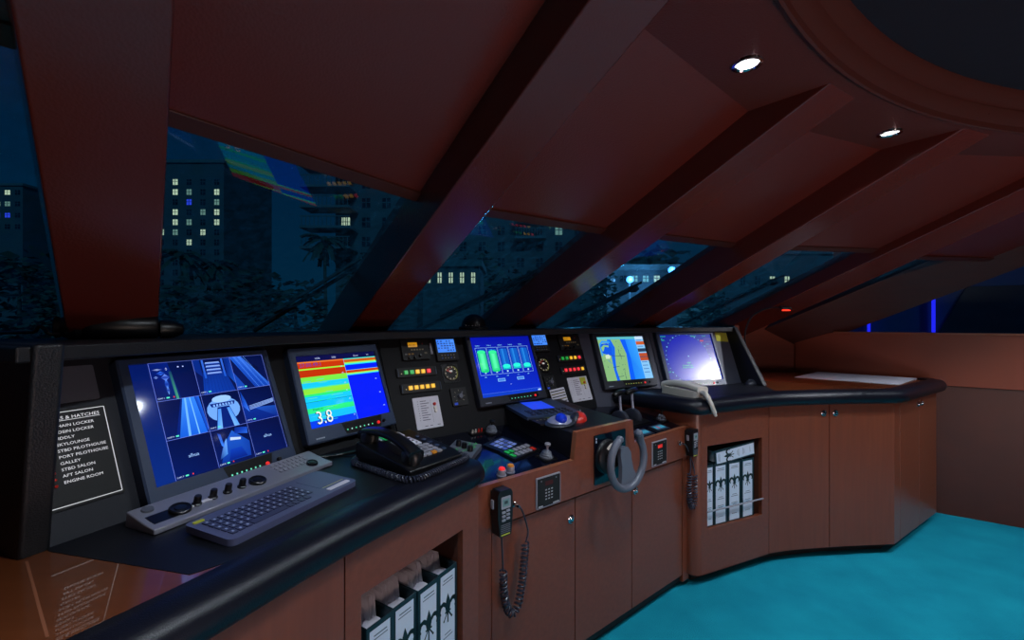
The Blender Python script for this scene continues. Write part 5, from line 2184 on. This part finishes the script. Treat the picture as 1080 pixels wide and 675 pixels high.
L1 = {}
for k in ((0, 1), (1, 0), (1, 1), (2, 0), (3, 1), (4, 1), (5, 0), (5, 1), (1, 2), (3, 3), (4, 2), (5, 3), (2, 4), (3, 4), (1, 4), (4, 4), (6, 2), (9, 2)):
    L1[k] = 'lit' if (k[0] + k[1]) % 3 else 'litdim'
L1[(2, 2)] = 'litblue'
building('tall apartment tower with many lit windows behind the left window', 163, 236, 172, 70, 14, 11, L1, 192, 10.6, 5, 'towers across the water', wsz=(.34, .55))
building('dark apartment tower with stacked balconies at the right of the left window', 354, 440, 120, 46, 14, 7, {(4, 0): 'lit', (3, 3): 'litdim'}, 153, 20.4, 4, 'towers across the water', sl=(-.30, .28, 2.6, (183, 203.5, 224, 244.5, 265)), wsz=(.4, .5))
L3 = {(1, 1): 'lit', (1, 6): 'litdim', (2, 7): 'lit', (1, 8): 'litdim'}
building('long low apartment house with dark windows in the second window bay', 458, 660, 190, 52, 12, 4, L3, 226, 17, 10, None, 0, sl=(.42, .58, 1.8, (236, 253)), wsz=(.36, .55))
building('small house with five tall lit windows below the trees', 446, 505, 281, 34, 6, 1, {(0, c): 'lit' for c in range(5)}, 293, 12, 5, None, wsz=(.34, .9), name='house')
building('low pavilion with small lit windows behind the third window bay', 640, 722, 285, 40, 6, 1, {(0, 3): 'litdim', (0, 4): 'lit', (0, 2): 'litdim'}, 294, 9, 7, None, wsz=(.5, .7), name='pavilion')
building('grey flat house with three lit arched windows behind the fourth bay', 760, 900, 268, 45, 8, 1, {(0, 3): 'lit', (0, 4): 'lit', (0, 5): 'lit'}, 296, 11, 9, None, wsz=(.3, .8), name='house')
building('far waterfront block at the left edge with a blue lit row', -40, 24, 196, 90, 12, 4, {(0, 4): 'lit', (1, 4): 'litdim', (2, 4): 'litblue', (2, 3): 'litblue', (1, 3): 'lit'}, 203, 12, 6, None, wsz=(.5, .4))
for px, py, lb in ((664, 295, 'bright blue floodlight in front of the low pavilion'), (708, 285, 'blue floodlight at the right end of the low pavilion')):
    p = far(px, py, 38)
    o = thing('floodlight', lb, 'floodlight', T(p.x, p.y, -4), 'blue floodlights ashore')
    m = MB()
    m.tube([(0, 0, 0), (0, 0, p.z + 4)], .06, 8)
    m.build('pole', M_['slab'], o)
    m = MB()
    m.ball((0, -.1, p.z + 4), .30)
    m.build('lamp', M_['bluelamp'], o)
    ld = bpy.data.lights.new('flood', 'POINT')
    ld.energy, ld.color, ld.shadow_soft_size = 900, (.15, .5, 1), .3
    lo = bpy.data.objects.new('flood', ld)
    COL.objects.link(lo)
    lo.parent = o
    lo.location = (0, -.8, p.z + 4)


def tree(label, px, ytop, d, wpx, n=520):
    p = far(px, ytop, d)
    h = p.z + 4
    w = wpx / FPX * d / 2
    o = thing('tree', label, 'tree', T(p.x, d, -4), 'trees ashore')
    m = MB()
    m.tube([(0, 0, 0), (.1, 0, h * .3), (-.1, .1, h * .75)], [.28, .2, .08], 8)
    m.build('trunk', M_['trunk'], o)
    m = MB()
    cz, hz = h * .60, h * .40
    for q in range(n):
        u, v = random.uniform(0, 2 * math.pi), math.acos(random.uniform(-1, 1))
        r = random.uniform(.55, 1.0) * (1 + .22 * math.sin(3 * u + px) * math.sin(2 * v))
        c = Vector((w * r * math.sin(v) * math.cos(u), w * .7 * r * math.sin(v) * math.sin(u), cz + hz * r * math.cos(v)))
        X = Matrix.Translation(c) @ Matrix.Rotation(random.uniform(0, 6.28), 4, 'Z') @ Matrix.Rotation(random.uniform(0, 3.14), 4, 'X')
        s = w * random.uniform(.09, .18)
        m.add([(-s, 0, 0), (0, -s * .5, .1 * s), (s, 0, 0), (0, s * .5, -.1 * s)], [(0, 1, 2, 3)], M=X)
    m.build('crown', M_['leaf'], o)


def palm(label, px, ytop, d, wpx):
    p = far(px, ytop, d)
    h = p.z + 4
    w = wpx / FPX * d / 2
    o = thing('palm_tree', label, 'palm tree', T(p.x, d, -4), 'palms ashore')
    m = MB()
    m.tube([(0, 0, 0), (.12, 0, h * .5), (.0, 0, h * .92)], [.2, .15, .13], 8)
    m.build('trunk', M_['trunk'], o)
    m = MB()
    for q in range(22):
        a = q * 2.4
        el = random.uniform(-.5, 1.1)
        pts = []
        for i in range(6):
            t = i / 5
            pts.append(Vector((math.cos(a) * w * t * math.cos(el * (1 - t)), math.sin(a) * w * t, h * .92 + w * (math.sin(el) * t - .75 * t * t))))
        for i in range(5):
            s = w * .16 * (1 - abs(i / 5 - .4))
            side = Vector((-math.sin(a), math.cos(a), 0)) * s
            dn = Vector((0, 0, -s * .6))
            m.add([pts[i], pts[i + 1], pts[i + 1] + side + dn, pts[i] + side + dn], [(0, 1, 2, 3)])
            m.add([pts[i], pts[i + 1], pts[i + 1] - side + dn, pts[i] - side + dn], [(0, 1, 2, 3)])
    m.build('fronds', M_['leaf'], o)


palm('palm in front of the tall lit tower', 192, 258, 40, 52)
palm('palm in front of the dark balcony tower', 342, 240, 38, 46)
palm('short palm at the right foot of the tall lit tower', 226, 270, 54, 44)
for lb, px, yt, d, w in (('broad dark tree at the foot of the tall lit tower', 180, 292, 34, 90), ('rounded tree between the two towers, nearer the tall lit one', 262, 284, 48, 90), ('rounded tree left of the balcony tower', 312, 290, 32, 80),
                         ('dark tree hiding the foot of the balcony tower', 392, 262, 40, 70), ('dark tree in front of the long apartment house', 500, 262, 44, 70), ('bushy tree right of the five lit house windows', 548, 284, 35, 60),
                         ('wide tree crown over the low pavilion', 700, 262, 74, 110), ('tree at the left end of the low pavilion', 634, 283, 35, 50), ('pale bushy tree behind the flat house', 850, 258, 60, 120), ('tree left of the flat house with arched windows', 742, 278, 38, 60),
                         ('dark tree beyond the far left window pane', 20, 262, 36, 90), ('low tree beside the left windscreen post', 62, 285, 27, 60)):
    tree(lb + ' outside', px, yt, d, w)

# wiper arms lying on the outside of the glass
for i, (k, pa, pb, lb) in enumerate(((1, (268, 349), (372, 284), 'leftmost'), (2, (440, 349), (560, 292), 'second'), (3, (585, 345), (668, 305), 'third'), (4, (715, 343), (815, 298), 'fourth'))):
    a, b, c, d_ = apt(k, 0), apt(k + 1, 0), apt(k + 1, .57), apt(k, .57)
    u = (b - a).normalized()
    n = u.cross(d_ - a).normalized()
    if n.z < 0:
        n = -n
    v = n.cross(u)
    G = fm(a + n * .03, u, v, n)
    p, q = hit(*pa, G), hit(*pb, G)
    o = thing('windscreen_wiper', 'black windscreen wiper outside the %s large window from the left' % lb, 'wiper', G, 'windscreen wipers')
    m = MB()
    m.tube([(p[0], p[1], 0), (q[0], q[1], 0)], .009, 6)
    m.build('arm', M_['blackm'], o)
    dx, dy = q[0] - p[0], q[1] - p[1]
    L = math.hypot(dx, dy)
    ox, oy = dy / L * .04, -dx / L * .04
    m = MB()
    m.tube([(p[0] + dx * .25 + ox, p[1] + dy * .25 + oy, 0), (q[0] + dx * .12 + ox, q[1] + dy * .12 + oy, 0)], .008, 6)
    m.build('blade', M_['blackm'], o)
    m = MB()
    m.box(q[0] - .03, q[0] + .03, q[1] - .02, q[1] + .02, -.012, .018)
    m.build('bracket', M_['blackm'], o)

# yacht and glowing strips added outside, standing in for starboard window reflections
WRi = front(wp(-1.0), wp(5))
o = thing('stand_in_yacht', 'made-up dark yacht with blue strips in place of right window reflections', 'yacht', WRi @ T(0, -3.2, 0))
M_['hull'] = mat('night_hull', (40, 50, 92), .3)
m = MB()
prf = [(-1.5, .9), (-.6, -.6), (12, -.6), (13, .9), (13, 3.05), (-1.8, 3.05)]
m.prism([(x, y) for x, y in prf], -7.2, -3.6)
m.build('hull', M_['hull'], o, bevel=.1)
m = MB()
m.prism([(-.6, 3.05), (11.5, 3.05), (10.8, 5.6), (1.4, 5.6)], -6.6, -4.2)
m.build('deckhouse', M_['hull'], o, bevel=.06)
for x in (1.6, 3.3, 5.0, 6.7, 8.4):
    m = MB()
    m.prism([(x, 4.2), (x + 1.35, 4.2), (x + 1.2, 5.0), (x + .35, 5.0)], -4.2, -4.17)
    m.build('cabin_window', M_['dark'], o)
for x in (.9, 1.6, 4.6):
    m = MB()
    m.box(x, x + .035, 3.2, 5.0, -4.15, -4.11)
    m.build('blue_glow_bar', mat('blue_strip', (20, 20, 200), .5, emit=((40, 40, 255), .9)), o)
m = MB()
m.box(-1.6, 12.8, 3.85, 3.9, -3.75, -3.70)
for x in range(-1, 13):
    m.box(x, x + .04, 3.05, 3.87, -3.74, -3.71)
m.build('railing', M_['slab'], o)

# dim night light over the harbour
sd = bpy.data.lights.new('night_light', 'SUN')
sd.energy, sd.color, sd.angle = .75, (.12, .62, 1.0), R(8)
so = bpy.data.objects.new('night_light', sd)
COL.objects.link(so)
so.rotation_euler = Vector((.25, -.8, .55)).to_track_quat('Z', 'Y').to_euler()

# lights added beyond the dashboard to brighten the salt on the panes
for x, y, z, e in ((3.0, 9.5, 1.5, 260), (1.2, 9.0, 1.5, 110)):
    ld = bpy.data.lights.new('pane_fill', 'POINT')
    ld.energy, ld.color, ld.shadow_soft_size = e, (.04, .50, 1.0), .12
    lo = bpy.data.objects.new('pane_fill', ld)
    COL.objects.link(lo)
    lo.location = (x, y, z)

# ------------------------------------------------------------------ fill lights added behind the camera, no fixtures there
for i, (x, y, z, e, c, s) in enumerate(((2.0, -.6, .22, 24, (1, .62, .60), 1.2),)):
    ld = bpy.data.lights.new('aft_up_fill', 'AREA')
    ld.shape = 'DISK'
    ld.energy, ld.color, ld.size = e, c, s
    lo = bpy.data.objects.new('aft_up_fill', ld)
    COL.objects.link(lo)
    lo.location = (x, y, z)
    lo.rotation_euler = (R(180 - 18), 0, 0)
ld = bpy.data.lights.new('aft_warm_fill', 'POINT')  # warm fill added to brighten the cabinet fronts
ld.energy, ld.color, ld.shadow_soft_size = 46, (1, .78, .68), .12
lo = bpy.data.objects.new('aft_warm_fill', ld)
COL.objects.link(lo)
lo.location = (2.3, -1.7, .85)
# extra beam added at the fourth downlight to give the radar screen its glare
src, tgt = Vector((3.39, 1.87, 2.085)), Vector((1.45, 2.84, 1.02))
ld = bpy.data.lights.new('radar_glare_beam', 'SPOT')
ld.energy, ld.color, ld.spot_size, ld.spot_blend, ld.shadow_soft_size = 190, (.86, .88, 1.0), R(21), .8, .03
lo = bpy.data.objects.new('radar_glare_beam', ld)
COL.objects.link(lo)
lo.location = src
lo.rotation_euler = (src - tgt).to_track_quat('Z', 'Y').to_euler()

# ================================================================== CAMERA, SKY, VIEW
cam = bpy.data.cameras.new('camera')
cam.sensor_width = 36
cam.lens = 36 * FPX / 1080
cam.clip_start = .02
co = bpy.data.objects.new('camera', cam)
COL.objects.link(co)
co.location = (0, 0, EYE)
co.rotation_euler = (R(90), 0, 0)
SC.camera = co
w = bpy.data.worlds.new('night_sky')
SC.world = w
w.use_nodes = True
nt = w.node_tree
bg = nt.nodes['Background']
tc = nt.nodes.new('ShaderNodeTexCoord')
sp = nt.nodes.new('ShaderNodeSeparateXYZ')
rp = nt.nodes.new('ShaderNodeValToRGB')
rp.color_ramp.elements[0].position = .0
rp.color_ramp.elements[0].color = lin((1, 40, 62))
rp.color_ramp.elements[1].position = .55
rp.color_ramp.elements[1].color = lin((1, 22, 52))
nt.links.new(tc.outputs['Generated'], sp.inputs[0])
nt.links.new(sp.outputs['Z'], rp.inputs['Fac'])
nt.links.new(rp.outputs['Color'], bg.inputs['Color'])
bg.inputs['Strength'].default_value = 1.0
SC.view_settings.view_transform = 'Standard'
SC.view_settings.look = 'None'
SC.view_settings.exposure = 0.0
SC.view_settings.gamma = 1.0
SC.view_settings.use_curve_mapping = False
SC.cycles.max_bounces = 8
SC.cycles.diffuse_bounces = 5
SC.cycles.glossy_bounces = 4
SC.cycles.transparent_max_bounces = 12
SC.cycles.use_denoising = True
SC.cycles.sample_clamp_indirect = 4.0
SC.cycles.caustics_reflective = False
